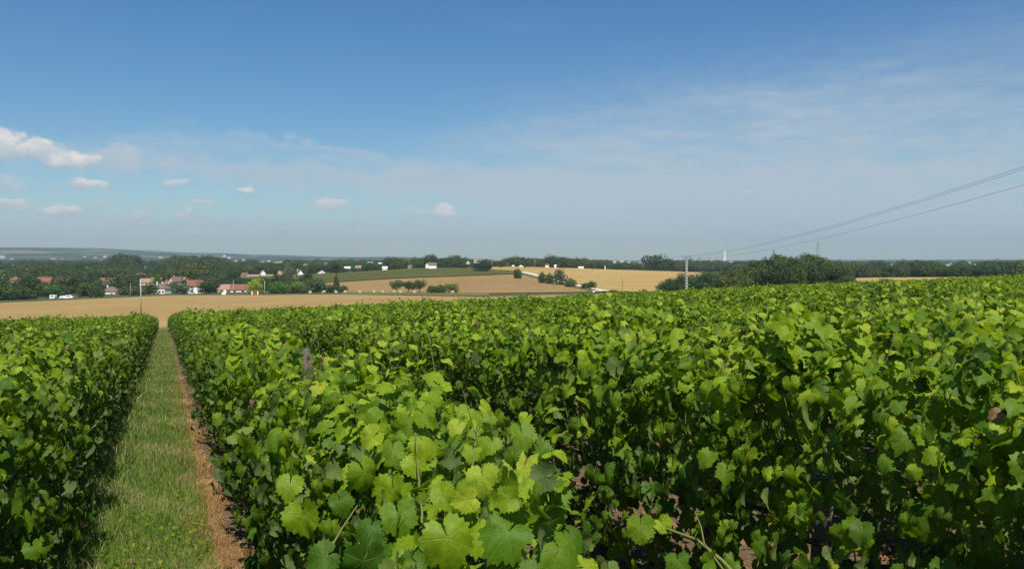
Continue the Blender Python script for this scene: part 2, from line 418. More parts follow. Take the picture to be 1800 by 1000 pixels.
# ------------------------------------------------------------------ the ground sheet and the fields
def polar_ground():
    A = np.concatenate([np.linspace(-math.pi, -.72, 70, endpoint=False), np.linspace(-.72, .72, 420, endpoint=False), np.linspace(.72, math.pi, 70, endpoint=False)])
    Rr = np.concatenate([np.linspace(1, 60, 16, endpoint=False), np.exp(np.linspace(math.log(60), math.log(14000), 250))])
    aa, rr = np.meshgrid(A, Rr)
    x = rr * np.sin(aa); y = rr * np.cos(aa); z = H(x, y)
    v = np.stack([x.ravel(), y.ravel(), z.ravel()], 1); v = np.vstack([v, [[0, 0, h(0, 0)]]])
    na, nr = len(A), len(Rr)
    i, j = np.meshgrid(np.arange(nr - 1), np.arange(na), indexing='ij'); j2 = (j + 1) % na
    q = np.stack([i * na + j, i * na + j2, (i + 1) * na + j2, (i + 1) * na + j], -1).reshape(-1, 4)[:, ::-1]
    me = mesh_from('ground', v, q, ground_material(), True)
    c = len(v) - 1
    bm = bmesh.new(); bm.from_mesh(me); bm.verts.ensure_lookup_table()
    for k in range(na):
        try: bm.faces.new((bm.verts[c], bm.verts[(k + 1) % na], bm.verts[k]))
        except ValueError: pass
    bmesh.ops.recalc_face_normals(bm, faces=bm.faces)
    bm.to_mesh(me); bm.free()
    o = link('ground', me); tag(o, kind='structure')
polar_ground()
def sheet(name, P, m, off=.004, kind='structure'):
    """P: grid [i][j] of (x, y); drape it on the terrain"""
    P = np.asarray(P, float); ni, nj = P.shape[:2]
    z = H(P[..., 0], P[..., 1]) + off
    v = np.concatenate([P, z[..., None]], -1).reshape(-1, 3)
    i, j = np.meshgrid(np.arange(ni - 1), np.arange(nj - 1), indexing='ij')
    q = np.stack([i * nj + j, (i + 1) * nj + j, (i + 1) * nj + j + 1, i * nj + j + 1], -1).reshape(-1, 4)
    me = mesh_from(name, v, q, m, True)
    if me.polygons[0].normal.z < 0: me.flip_normals()
    o = link(name, me); tag(o, kind=kind); return o
def pix_field(name, bottom, top, m, off=.25, nx=60, ny=24):
    x0 = max(bottom[0][0], top[0][0]); x1 = min(bottom[-1][0], top[-1][0])
    G = []
    for px in np.linspace(x0, x1, nx):
        b = np.interp(px, [p[0] for p in bottom], [p[1] for p in bottom]); tp = np.interp(px, [p[0] for p in top], [p[1] for p in top])
        Zb, Zt = hit(px, b)[1], hit(px, tp)[1]
        if Zt <= Zb: Zt = Zb + .5
        G.append([((px - 900) / F * Z, Z) for Z in np.linspace(Zb, Zt, ny)])
    return sheet(name, G, m, off)
M_STUBBLE = field_material('dry_stubble', (.27, .178, .068), (.36, .25, .10), stripe=(.98, -.2), period=9, sstr=.14, rough_scale=.35, big=.03)
M_PLOUGH = field_material('pale_brown_soil', (.235, .150, .060), (.285, .190, .078), stripe=(1, .1), period=14, sstr=.06, rough_scale=.1)
a_, b_ = hit(1010, 476), hit(1250, 487)
dv = Vector((b_[0] - a_[0], b_[1] - a_[1])).normalized()
M_WHEAT = field_material('golden_stubble', (.35, .235, .080), (.42, .295, .11), stripe=(dv.x, dv.y), period=52, sstr=.26, rough_scale=.06, big=.006)
M_CROP = field_material('green_crop', (.066, .078, .018), (.105, .102, .026), stripe=(.97, .24), period=30, sstr=.3, rough_scale=.15)
M_VERGE = field_material('verge_grass', (.075, .10, .035), (.15, .155, .065), rough_scale=.5)
M_TRACK = field_material('chalk_track', (.55, .50, .38), (.64, .58, .46), rough_scale=1)
# the stubble field starts right behind the vines
G = []
for px in np.linspace(-330, 1150, 110):
    a = math.atan((px - 900) / F)
    Z0 = 102.5 * math.cos(a) / math.cos(a + TH)
    tp = np.interp(px, [-330, 0, 110, 200, 300, 450, 600, 860, 1060, 1150], [542, 533, 528, 524, 519.5, 519, 518, 522, 516.5, 515])
    Zt = max(hit(px, tp)[1], Z0 + 3)
    G.append([((px - 900) / F * Z, Z) for Z in np.exp(np.linspace(math.log(Z0), math.log(Zt), 40))])
sheet('stubble_field', G, M_STUBBLE, .12)
pix_field('hillside_field', [(520, 512), (600, 513), (700, 515.5), (850, 516.5), (1055, 513.5)], [(520, 501), (600, 496.5), (700, 490.5), (850, 485), (920, 482), (980, 496.5), (1055, 512)], M_PLOUGH, .3, 90, 30)
pix_field('grass_strip', [(600, 518), (860, 521.5)], [(600, 513.2), (700, 515.7), (860, 517)], M_VERGE, .3)
pix_field('crop_field', [(440, 500), (560, 500), (600, 495.5), (700, 489.5), (850, 484), (918, 481)], [(440, 494), (560, 485), (640, 479), (700, 473.5), (760, 470.3), (830, 472), (870, 474.5), (918, 477)], M_CROP, .45, 90, 30)
pix_field('wheat_field', [(862, 474.2), (920, 478.5), (1000, 496), (1060, 511), (1110, 514), (1330, 512)], [(862, 469), (1000, 470.2), (1050, 473.5), (1150, 476.5), (1262, 480.5), (1330, 482)], M_WHEAT, .4, 120, 40)
pix_field('far_wheat_field', [(1490, 500), (1560, 498.5), (1700, 496)], [(1490, 488.3), (1560, 488.3), (1700, 487.6)], M_WHEAT, .3)
pts = [hit(px, py) for px, py in ((914, 478.5), (925, 480.5), (940, 484), (960, 489.5), (985, 496), (1010, 502), (1035, 507.5), (1058, 512), (1066, 514))]
ws = [4.5, 4.2, 3.8, 3.4, 3.0, 2.6, 2.2, 1.8, 1.6]
sheet('chalk_track', [[(x - w * 1.05, y), (x + w * 1.05, y)] for (x, y), w in zip(pts, ws)], M_TRACK, .75)
sheet('track_verge', [[(x - w * 3.2, y), (x - w * 1.2, y), (x + w * .2, y), (x + w * 1.8, y)] for (x, y), w in zip(pts, ws)], M_VERGE, .55)

# vineyard soil, grass path, straw strip
def soil_material():
    m, t, o = mat('vineyard_soil')
    co = t.new('ShaderNodeNewGeometry').outputs['Position']
    n1 = t.noise(co, 2.2, 6, .65); n2 = t.noise(co, 28, 5, .7)
    v = t.new('ShaderNodeTexVoronoi'); t.put(v.inputs['Vector'], co); v.inputs['Scale'].default_value = 30
    col = t.mix(n1, (.075, .048, .027), (.145, .100, .058)); col = t.mix(t.rng(n2, .35, .65, 0, .6), col, (.19, .14, .085))
    principled(t, o, col, .95, .1, t.m('ADD', n2, v.outputs['Distance']), .8, .02); return m
def path_material():
    m, t, o = mat('path_turf')
    co = t.new('ShaderNodeNewGeometry').outputs['Position']
    n1 = t.noise(co, 1.4, 6, .65); n2 = t.noise(co, 40, 4, .7)
    col = t.mix(t.rng(n1, .35, .7, 0, 1), (.095, .15, .028), (.17, .18, .05)); col = t.mix(t.rng(n2, .4, .75, 0, .7), col, (.20, .175, .09))
    principled(t, o, col, .95, .1, n2, .9, .03); return m
def straw_material():
    m, t, o = mat('dry_grass_strip')
    co = t.new('ShaderNodeNewGeometry').outputs['Position']
    n1 = t.noise(co, 1.8, 6, .65); n2 = t.noise(co, 35, 5, .7)
    col = t.mix(t.rng(n1, .35, .65, 0, 1), (.30, .175, .075), (.40, .30, .15)); col = t.mix(t.rng(n2, .42, .62, 0, .8), col, (.15, .08, .045)); col = t.mix(t.rng(t.noise(co, 4.5, 4, .6), .52, .6, 0, .7), col, (.085, .12, .035))
    principled(t, o, col, .95, .1, n2, .9, .03); return m
us = np.linspace(-32, 168, 101); vs = np.linspace(-14, 102.5, 80)
sheet('vineyard_soil', [[uv2xy(u, v) for v in vs] for u in us], soil_material(), .012)
PU0, PU1, SU1 = -.66, .19, .52
vv = np.concatenate([np.linspace(-6, 20, 160), np.linspace(20.4, 124, 120)])
def jit(v, s, k): return s * (math.sin(v * 3.1 + k) * .5 + math.sin(v * 7.7 + 2 * k) * .3 + math.sin(v * 1.3 + k * 3) * .4)
sheet('grass_path', [[uv2xy(u + (jit(v, .05, u) if i in (0, 3) else 0), v) for v in vv] for i, u in enumerate((PU0, -.35, 0, PU1))], path_material(), .020)
vs2 = vv[vv < 101]
def strip_w(v): return .30 * math.exp(-max(v - 1.5, 0) / 9) + .10
sheet('dry_grass_strip', [[uv2xy(PU1 - .05 + jit(v, .10, 1) + (strip_w(v) + .06 + jit(v * 1.7, .10, 4)) * f, v) for v in vs2] for f in (0, .35, .7, 1)], straw_material(), .016)
vv3 = np.linspace(99, 126, 30)
sheet('headland_path', [[uv2xy(u, v) for v in vv3] for u in (PU0 - .3, PU1 + .3)], M_VERGE, .17)
sheet('headland', [[uv2xy(u, v) for v in (100.6, 102.5, 105, 109)] for u in np.linspace(-32, 168, 120)], M_VERGE, .14)

# ------------------------------------------------------------------ leaves
def leaf_outline(kind, seed=0):
    """a vine leaf: five lobes, toothed edge; petiole joins at the origin, the tip points along +Y"""
    ctl_a = np.array([0, 14, 27, 34, 50, 64, 80, 90, 108, 128, 148, 165, 176, 180])
    ctl_r = np.array([1, .94, .84, .80, .93, .87, .76, .74, .84, .80, .76, .66, .42, .10])
    rr = random.Random(seed)
    ctl_r = ctl_r * np.array([1 + rr.uniform(-.07, .07) for _ in ctl_r])
    n = {'hero': 44, 'near': 30, 'mid': 13, 'far': 6}[kind]
    pts = []
    if kind in ('hero', 'near'):
        for i in range(n):
            a = -180 + 360 * (i + .5) / n
            r = np.interp(abs(a), ctl_a, ctl_r)
            r *= (1.07 if i % 2 else .93) if abs(a) < 165 else 1
            pts.append((math.sin(R_(a)) * r, math.cos(R_(a)) * r))
    elif kind == 'mid':
        for a, r in ((-166, .48), (-128, .80), (-108, .70), (-86, .80), (-50, .94), (-26, .78), (0, 1), (26, .78), (50, .94), (86, .80), (108, .70), (128, .80), (166, .48)):
            r *= rr.uniform(.9, 1.08)
            pts.append((math.sin(R_(a)) * r, math.cos(R_(a)) * r))
    else:
        for a, r in ((-150, .55), (-100, .7), (-45, .85), (0, 1), (45, .85), (100, .7), (150, .55)):
            pts.append((math.sin(R_(a)) * r, math.cos(R_(a)) * r))
    return np.array(pts)
def leaf_template(kind, seed):
    rr = random.Random(seed * 13 + 1)
    P = leaf_outline(kind, seed); n = len(P)
    V = [(0, 0, 0)]; faces = []
    cup = rr.uniform(-.42, .16); fold = rr.uniform(.10, .75) * rr.choice((1, 1, -.5)); wav = rr.uniform(.06, .18); ph = rr.uniform(0, 6); droop = rr.uniform(-.1, .5); tw = rr.uniform(-.4, .4)
    def zz(x, y):
        r = math.hypot(x, y); a = abs(math.degrees(math.atan2(x, y)))
        d = min(abs(a - 0), abs(a - 50), abs(a - 106)) / 28.0
        return cup * r * r + fold * abs(x) * .6 + wav * r * math.sin(3.2 * math.atan2(x, y) + ph) + .07 * r * min(d, 1) - droop * max(y, 0) ** 2 + tw * x * y
    if kind in ('hero', 'near'):
        m = n // 2
        for i in range(m):
            x, y = (P[2 * i] + P[2 * i + 1]) / 2 * .55; V.append((x, y, zz(x, y)))
        for x, y in P: V.append((x, y, zz(x, y)))
        for i in range(m):
            j = (i + 1) % m
            if i != m - 1: faces += [(0, 1 + j, 1 + i)]
            o = 1 + m
            faces += [(1 + i, o + 2 * i + 1, o + 2 * i)]
            if i != m - 1: faces += [(1 + i, 1 + j, o + 2 * i + 1), (1 + j, o + 2 * j, o + 2 * i + 1)]
        faces = [f for f in faces]
    else:
        for x, y in P: V.append((x, y, zz(x, y)))
        for i in range(n - 1): faces.append((0, 2 + i, 1 + i))
    npet = len(V)
    if kind != 'far':
        q = rr.uniform(-.15, .15)
        w = .022 if kind != 'mid' else .03
        V += [(-w, 0, -.005), (w, 0, -.005), (q - w, -.42, -.16), (q + w, -.42, -.16), (q * 2, -.8, -.42)]
        b = npet; faces += [(b, b + 1, b + 3), (b, b + 3, b + 2), (b + 2, b + 3, b + 4)]
    V = np.array(V, float); Fc = np.array(faces, int)
    # make the blade's faces look up
    a, b, c = V[Fc[:, 0]], V[Fc[:, 1]], V[Fc[:, 2]]
    nz = np.cross(b - a, c - a)[:, 2]; Fc[nz < 0] = Fc[nz < 0][:, ::-1]
    pet = np.zeros(len(V)); pet[npet:] = 1
    return V, Fc, pet
LT = {k: [leaf_template(k, s) for s in range(n)] for k, n in (('hero', 7), ('near', 7), ('mid', 6), ('far', 4))}
def leaf_mesh_single(kind, s, age, lid):
    V, Fc, pet = LT[kind][s]
    me = mesh_from('leaf', V, Fc, M_LEAF, True)
    fattr(me, 'age', np.full(len(V), age)); fattr(me, 'pet', pet); fattr(me, 'lid', np.full(len(V), lid))
    a = me.attributes.new('luv', 'FLOAT_VECTOR', 'POINT'); uv = V.copy(); uv[:, 2] = 0; a.data.foreach_set('vector', uv.astype(np.float32).ravel())
    return me
AGES = [-1.0, .08, .25, .42, .6, .78, .95]
LEAFMESH = {(k, s, i): leaf_mesh_single(k, s, a, .1) for k in ('hero', 'near') for s in range(7) for i, a in enumerate(AGES)}
LEAFMESH.update({('mid', s, i): leaf_mesh_single('mid', s % 6, a, .1) for s in range(7) for i, a in enumerate(AGES)})
def frames(n, t):
    n = n / np.linalg.norm(n, axis=1, keepdims=True)
    t = t - n * (t * n).sum(1, keepdims=True); t = t / (np.linalg.norm(t, axis=1, keepdims=True) + 1e-9)
    return np.stack([np.cross(t, n), t, n], 2)          # columns X, Y, Z
def joined_leaves(name, kind, pos, nrm, tip, size, age, g=None):
    g = g or rng
    Rm = frames(nrm, tip); K = len(LT[kind]); pick = g.integers(0, K, len(pos))
    VV, FF, A, PT, LI, UV = [], [], [], [], [], []; off = 0
    for k in range(K):
        idx = np.nonzero(pick == k)[0]
        if not len(idx): continue
        V, Fc, pet = LT[kind][k]
        w = np.einsum('nij,vj->nvi', Rm[idx], V) * size[idx, None, None] + pos[idx, None, :]
        VV.append(w.reshape(-1, 3)); FF.append((Fc[None] + (np.arange(len(idx)) * len(V))[:, None, None] + off).reshape(-1, 3))
        off += len(idx) * len(V)
        A.append(np.repeat(age[idx], len(V))); PT.append(np.tile(pet, len(idx))); LI.append(np.repeat(g.random(len(idx)), len(V)))
        uv = V.copy(); uv[:, 2] = 0; UV.append(np.tile(uv, (len(idx), 1)))
    me = mesh_from(name, np.concatenate(VV), np.concatenate(FF), M_LEAF, True)
    fattr(me, 'age', np.concatenate(A)); fattr(me, 'pet', np.concatenate(PT)); fattr(me, 'lid', np.concatenate(LI))
    a = me.attributes.new('luv', 'FLOAT_VECTOR', 'POINT'); a.data.foreach_set('vector', np.concatenate(UV).astype(np.float32).ravel())
    return me

# ------------------------------------------------------------------ one grapevine: where its leaves and canes are
SPAN = 1.15                                                # vines along a row
def vine_layout(g, nleaf=330, top=1.27, half=.27, wild=1.0):
    """local frame: x across the row, y along it, z up.  returns leaf arrays and cane polylines"""
    pos, nrm, tip, size, age = [], [], [], [], []
    canes = []
    bumps = g.uniform(-1, 1, 6); top = top + g.uniform(-.09, .07)
    def hw(y, z):                                          # half width of the hedge, uneven
        return half * (1 + .30 * math.sin(y * 6 + bumps[0] * 3) + .26 * math.sin(z * 7 + bumps[1] * 3 + y * 4)) * (1.0 if z > .55 else .62 + .7 * z)
    for _ in range(nleaf):
        y = g.uniform(-SPAN / 2 - .06, SPAN / 2 + .06)
        r = g.random()
        if r < .64:                                        # the two faces
            s = 1 if g.random() < .5 else -1
            z = .14 + (top - .12) * g.random() ** .85
            w = hw(y, z) * (g.uniform(.9, 1.15) if g.random() < .65 else g.uniform(.2, .9))
            x = s * w + g.normal(0, .05)
            n = np.array([s * 1.0, g.normal(0, .55), g.uniform(-.25, .6)]) + g.normal(0, .38, 3)
            t = np.array([s * .35, g.normal(0, .5), -1.0])
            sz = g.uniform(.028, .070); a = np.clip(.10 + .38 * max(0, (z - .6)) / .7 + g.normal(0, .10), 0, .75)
        else:                                              # the top
            x = g.uniform(-1, 1) * hw(y, 1.1) * 1.0; z = top + g.normal(0, .07) + .09 * math.sin(y * 6 + bumps[3] * 3) - .25 * x * x / (half * half) * .3
            n = np.array([x * 1.6, g.normal(-.3, .75), .8]) + g.normal(0, .5, 3)
            t = np.array([x * 3 + g.normal(0, .6), g.normal(0, .8), -.35])
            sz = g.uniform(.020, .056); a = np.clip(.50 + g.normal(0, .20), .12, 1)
        if g.random() < .0018: a = -1; sz *= .7
        pos.append((x, y, z)); nrm.append(n); tip.append(t); size.append(sz); age.append(a)
    ns = int(g.integers(7, 11))
    for k in range(ns):                                    # shoots that stand out of the top
        y0 = -SPAN / 2 + SPAN * (k + g.random()) / ns; x0 = g.normal(0, .09)
        hh = min(.36, max(.03, g.normal(.17, .13)) * wild)
        lean = np.array([g.normal(0, .35), g.normal(0, .3), 1.0])
        p0 = np.array([x0 * .4, y0 * .6, .62]); p1 = np.array([x0, y0, top - .12]); p2 = p1 + lean * (hh + .12) ; pm = (p1 + p2) / 2 + g.normal(0, .02, 3)
        canes.append([p0, (p0 + p1) / 2 + g.normal(0, .03, 3), p1, pm, p2])
        L = hh + .12; nl = max(3, int(L / .028)); side = 1
        dirx = g.uniform(0, 6.28)
        for i in range(nl):
            f = (i + .5) / nl; p = p1 * (1 - f) + p2 * f
            o = np.array([math.cos(dirx), math.sin(dirx), .15]) * side * g.uniform(.02, .06); side = -side
            n = np.array([o[0] * 9 + g.normal(0, .35), o[1] * 9 + g.normal(0, .35), g.uniform(.5, 1.3)]) ; t = np.array([o[0] * 14, o[1] * 14, g.normal(-.25, .45)])
            pos.append(p + o); nrm.append(n); tip.append(t); size.append(.062 * (1 - .62 * f) * g.uniform(.8, 1.15)); age.append(min(1, .58 + .40 * f + g.normal(0, .1)))
    if wild > .5:
        for k in range(int(g.integers(1, 4)) + (3 if wild > 1 else 0)):             # a few canes that hang out of the faces
            s = 1 if g.random() < .5 else -1; y0 = g.uniform(-.5, .5); z0 = g.uniform(.6, 1.1)
            p1 = np.array([s * half * .8, y0, z0]); d = np.array([s * g.uniform(.1, .22), g.normal(0, .15), g.uniform(-.25, .08)])
            canes.append([np.array([0, y0 * .8, z0 - .1]), p1, p1 + d * .6, p1 + d + np.array([0, 0, -.03])])
            for f in (.35, .6, .8, 1.0):
                pos.append(p1 + d * f); nrm.append(np.array([s * .8, g.normal(0, .5), .8])); tip.append(np.array([s * .6, g.normal(0, .6), -.8])); size.append(.062 * (1.2 - .7 * f)); age.append(.3 + .4 * f)
    return np.array(pos, float), np.array(nrm, float), np.array(tip, float), np.array(size, float), np.array(age, float), canes
def trunk_mb(g, hgt=.62):
    m = MB(); pts = []; x = y = 0
    for i in range(7):
        pts.append((x, y, -.06 + (hgt + .06) * i / 6)); x += g.normal(0, .018); y += g.normal(0, .02)
    m.tube(pts, [.034, .028, .024, .026, .024, .027, .030], 8)
    e = pts[-1]
    for s in (-1, 1): m.tube([e, (e[0] * .5, s * .22, hgt + .05), (0, s * .52, hgt + .03)], [.022, .015, .011], 6)
    return m
TRUNKS = [trunk_mb(np.random.default_rng(50 + i)).mesh('trunk', M_BARK, True) for i in range(5)]
VAR = []
for i in range(8):
    g = np.random.default_rng(900 + i)
    lay = vine_layout(g, 1320 if i < 6 else 1150, top=1.37, wild=.6)
    VAR.append(joined_leaves('foliage', 'mid', lay[0], lay[1], lay[2], lay[3] * .86, lay[4], g=g))
FARVAR = []
for i in range(6):
    g = np.random.default_rng(700 + i)
    lay = vine_layout(g, 700, top=1.36, wild=.5)
    s = lay[3] * 1.15
    me = joined_leaves('far_foliage', 'far', lay[0], lay[1], lay[2], s, lay[4], g=g)
    FARVAR.append(me)

ROW0 = -1.02; SP = 1.87                                     # row k stands at u = ROW0 + SP*k ; k = 0 left of the path
def row_u(k): return ROW0 + SP * k + (.04 if k == 0 else 0)
ORD = ['first', 'second', 'third', 'fourth', 'fifth', 'sixth', 'seventh', 'eighth', 'ninth', 'tenth', 'eleventh', 'twelfth', 'thirteenth', 'fourteenth', 'fifteenth', 'sixteenth', 'seventeenth', 'eighteenth']
def rowname(k): return ('%s row right of the grass path' % ORD[k - 1]) if k >= 1 else ('%s row left of the grass path' % ORD[-k])
slots = []
for k in range(-14, 86):
    u = row_u(k); ph = random.random()
    v = -2.2 + ph * .5 if k != 1 else -1.95
    while v < ROW_END - .5:
        x, y = uv2xy(u, v)
        r = math.hypot(x, y); a = math.atan2(x, y)
        mrg = .05 + 3.0 / max(r, 3)
        if (abs(a) < .545 + mrg or r < 3.2) :
            slots.append([r, k, u, v, x, y, abs(a) < .56 + .9 / max(r, 1.5)])
        v += SPAN
vis = sorted([s for s in slots if (s[6] and s[5] > .9) or s[0] < 3.0] , key=lambda s: s[0] * (1.0 if s[1] in (0, 1) else 1.15))
rowcount = {}
chosen = vis[:290]; chosen_ids = {id(s) for s in chosen}
NEAR_R = 9.0
PX = (at(548, 640, 6.3).x, 6.3)                            # a gap in the leaves shows the grey post here
base_slope_x = math.atan(.027)
near_vines = {}
for s in sorted(chosen, key=lambda s: s[0]):
    r, k, u, v, x, y, _ = s
    n = rowcount.get(k, 0); rowcount[k] = n + 1
    g = np.random.default_rng(int(abs(k) * 1009 + v * 37 + 5000))
    if n < 6 or r < NEAR_R:
        lab = '%s leafy grapevine from the camera in the %s' % (ORD[n], rowname(k))
        if n == 0: lab = 'nearest leafy grapevine to the camera in the %s' % rowname(k)
    else:
        lab = 'one of the farther grapevines in the %s' % rowname(k)
    vine = empty('grapevine', (x, y, h(x, y)), TH, label=lab, cat='grapevine', group='grapevines of the %s' % rowname(k))
    link('trunk', TRUNKS[int(g.integers(0, 5))], vine, (0, 0, 0), g.uniform(0, .5))
    if r < NEAR_R:
        near_vines[(k, n)] = vine
        pos, nrm, tip, size, age, canes = vine_layout(g, 1150, top={0: 1.38, 1: 1.18 + .14 * min(1, max(0, (v - .5) / 4))}.get(k, 1.42), wild=1.15 if k in (0, 1, 2) else 1.0)
        # world position, to keep clear of the lens
        wx = x + pos[:, 0] * CT - pos[:, 1] * ST; wy = y + pos[:, 0] * ST + pos[:, 1] * CT; wz = h(x, y) + pos[:, 2]
        dcam = np.sqrt(wx ** 2 + wy ** 2 + (wz - CH) ** 2)
        keep = dcam > (1.45 if k == 1 else .9)
        if k == 1: keep &= ~((wx / np.maximum(wy, .05) > .09 + .04 * np.sin(wz * 9)) & (dcam < 2.9))
        if k == 2: keep &= dcam > 1.7
        pp, qq = PX[0], PX[1]; tt = np.clip(((pp - wx) * pp + (qq - wy) * qq) / math.hypot(pp, qq), 0, 1.6); cx, cy2 = pp * (1 - tt / math.hypot(pp, qq)), qq * (1 - tt / math.hypot(pp, qq))
        keep &= ~((np.hypot(wx - cx, wy - cy2) < .10) & (wz > CH - (672 - 455) / F * wy) & (wy > 3))
        pos, nrm, tip, size, age, dcam = pos[keep], nrm[keep], tip[keep], size[keep], age[keep], dcam[keep]
        # leaves that show largest are the ones high up and on the outside, nearest to the camera
        score = dcam - .35 * pos[:, 2] - .5 * np.abs(pos[:, 0])
        order = np.argsort(score)
        big = order[:286]; rest = order[286:]
        Rm = frames(nrm, tip)
        for i in big:
            kind = 'hero' if dcam[i] < 2.6 else ('near' if dcam[i] < 6 else 'mid')
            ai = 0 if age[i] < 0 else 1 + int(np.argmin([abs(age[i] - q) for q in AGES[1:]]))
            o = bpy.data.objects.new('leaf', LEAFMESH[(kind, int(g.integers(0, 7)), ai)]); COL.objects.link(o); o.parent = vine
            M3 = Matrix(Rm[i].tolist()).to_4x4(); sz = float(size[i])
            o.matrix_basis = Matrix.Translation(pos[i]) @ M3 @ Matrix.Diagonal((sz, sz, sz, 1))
        if len(rest):
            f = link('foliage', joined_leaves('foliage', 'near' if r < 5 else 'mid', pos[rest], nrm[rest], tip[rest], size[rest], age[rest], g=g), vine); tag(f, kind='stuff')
        for c in canes:
            tp_ = c[-1]; ex, ey, ez = x + tp_[0] * CT - tp_[1] * ST, y + tp_[0] * ST + tp_[1] * CT, h(x, y) + tp_[2]
            dd = math.sqrt(ex * ex + ey * ey + (ez - CH) ** 2)
            if dd < 1.7 or (k == 1 and dd < 3.2 and ex / max(ey, .05) > .02): continue
            m = MB(); m.tube(c, [.0038 - .0026 * i / (len(c) - 1) for i in range(len(c))], 5, False); m.build('cane', M_CANE, vine, True)
    else:
        f = link('foliage', VAR[int(g.integers(0, 8))], vine, (0, 0, 0), math.pi * int(g.integers(0, 2)))
        f.scale = (g.uniform(.9, 1.12), g.uniform(.98, 1.08), g.uniform(.93, 1.07)); tag(f, kind='stuff')

# all the other vines: one mass
def instancer(name, P, Rz, S, idx, sources, kind='stuff'):
    c = bpy.data.collections.new(name + '_kinds')
    for i, me in enumerate(sources):
        parts = me if isinstance(me, (list, tuple)) else [me]
        o = bpy.data.objects.new('%s_kind_%02d' % (name, i), parts[0]); c.objects.link(o)
    me = bpy.data.meshes.new(name); me.vertices.add(len(P)); me.vertices.foreach_set('co', np.asarray(P, np.float32).ravel())
    a = me.attributes.new('rz', 'FLOAT_VECTOR', 'POINT'); rr = np.zeros((len(P), 3), np.float32); rr[:, 2] = Rz; a.data.foreach_set('vector', rr.ravel())
    a = me.attributes.new('sc', 'FLOAT_VECTOR', 'POINT'); a.data.foreach_set('vector', np.asarray(S, np.float32).ravel())
    a = me.attributes.new('ix', 'INT', 'POINT'); a.data.foreach_set('value', np.asarray(idx, np.int32))
    o = link(name, me); tag(o, kind=kind)
    ng = bpy.data.node_groups.new(name, 'GeometryNodeTree')
    ng.interface.new_socket('Geometry', in_out='INPUT', socket_type='NodeSocketGeometry')
    ng.interface.new_socket('Geometry', in_out='OUTPUT', socket_type='NodeSocketGeometry')
    gi = ng.nodes.new('NodeGroupInput'); go = ng.nodes.new('NodeGroupOutput')
    ip = ng.nodes.new('GeometryNodeInstanceOnPoints'); ci = ng.nodes.new('GeometryNodeCollectionInfo')
    ci.inputs['Collection'].default_value = c; ci.inputs['Separate Children'].default_value = True; ci.inputs['Reset Children'].default_value = True
    def na(n, ty):
        q = ng.nodes.new('GeometryNodeInputNamedAttribute'); q.data_type = ty; q.inputs['Name'].default_value = n; return q.outputs['Attribute']
    L = ng.links.new
    L(gi.outputs[0], ip.inputs['Points']); L(ci.outputs[0], ip.inputs['Instance']); ip.inputs['Pick Instance'].default_value = True
    L(na('ix', 'INT'), ip.inputs['Instance Index'])
    L(na('rz', 'FLOAT_VECTOR'), ip.inputs['Rotation']); L(na('sc', 'FLOAT_VECTOR'), ip.inputs['Scale']); L(ip.outputs[0], go.inputs[0])
    md = o.modifiers.new('spread', 'NODES'); md.node_group = ng
    return o
rest = [s for s in slots if id(s) not in chosen_ids]
P = np.array([(s[4], s[5], h(s[4], s[5])) for s in rest])
dist = np.array([s[0] for s in rest])
ix = np.where(dist < 42, rng.integers(0, 8, len(rest)), 8 + rng.integers(0, 6, len(rest)))
S = np.stack([rng.uniform(.9, 1.12, len(rest)), rng.uniform(.98, 1.08, len(rest)), rng.uniform(.92, 1.08, len(rest))], 1)
o = instancer('farther_grapevines', P, TH + math.pi * rng.integers(0, 2, len(rest)), S, ix, VAR + FARVAR)
tag(o, 'mass of green grapevine rows running on to the far edge of the vineyard', 'vineyard')

# ------------------------------------------------------------------ hand-placed leaves round the camera's feet: long shoots of the nearest vines
def shoot_with_leaves(vine, pts, leaves, rad=.0045):
    """pts: world points of the cane; leaves: (px, py, Z, size, roll, face_x, face_y, age, kind)"""
    inv = Matrix.Translation(vine.location) @ Matrix.Rotation(TH, 4, 'Z'); inv = inv.inverted()
    if pts:
        m = MB(); q = [inv @ p for p in pts]; m.tube(q, [rad * (1 - .6 * i / (len(q) - 1)) for i in range(len(q))], 6, False); m.build('cane', M_CANE, vine, True)
    for px, py, Z, size, roll, fx, fy, age in leaves:
        if Z < 3: Z *= 1.5 + .15 * min(1, max(0, (900 - py) / 130))
        p = at(px, py, Z)
        n = np.array([[fx + random.uniform(-.45, .45), -1.0, fy + random.uniform(-.5, .3)]]); a = R_(roll + random.uniform(-25, 25))
        t = np.array([[math.sin(a), -.25, math.cos(a)]])
        Rm = Matrix(frames(n, t)[0].tolist()).to_4x4()
        age = max(1, age - random.choice((0, 1, 1, 2)))
        o = bpy.data.objects.new('leaf', LEAFMESH[('hero', random.randrange(7), age)]); COL.objects.link(o); o.parent = vine
        o.matrix_basis = inv @ Matrix.Translation(p) @ Rm @ Matrix.Diagonal((size * .78, size * .78, size * .78, 1))
def AT(px, py, Z): return at(px, py, Z * (1.5 + .15 * min(1, max(0, (900 - py) / 130))))
NV = sorted((v for k, v in near_vines.items() if k[0] == 1), key=lambda o: o.location.y)
va, vb = NV[0], NV[1] if len(NV) > 1 else NV[0]
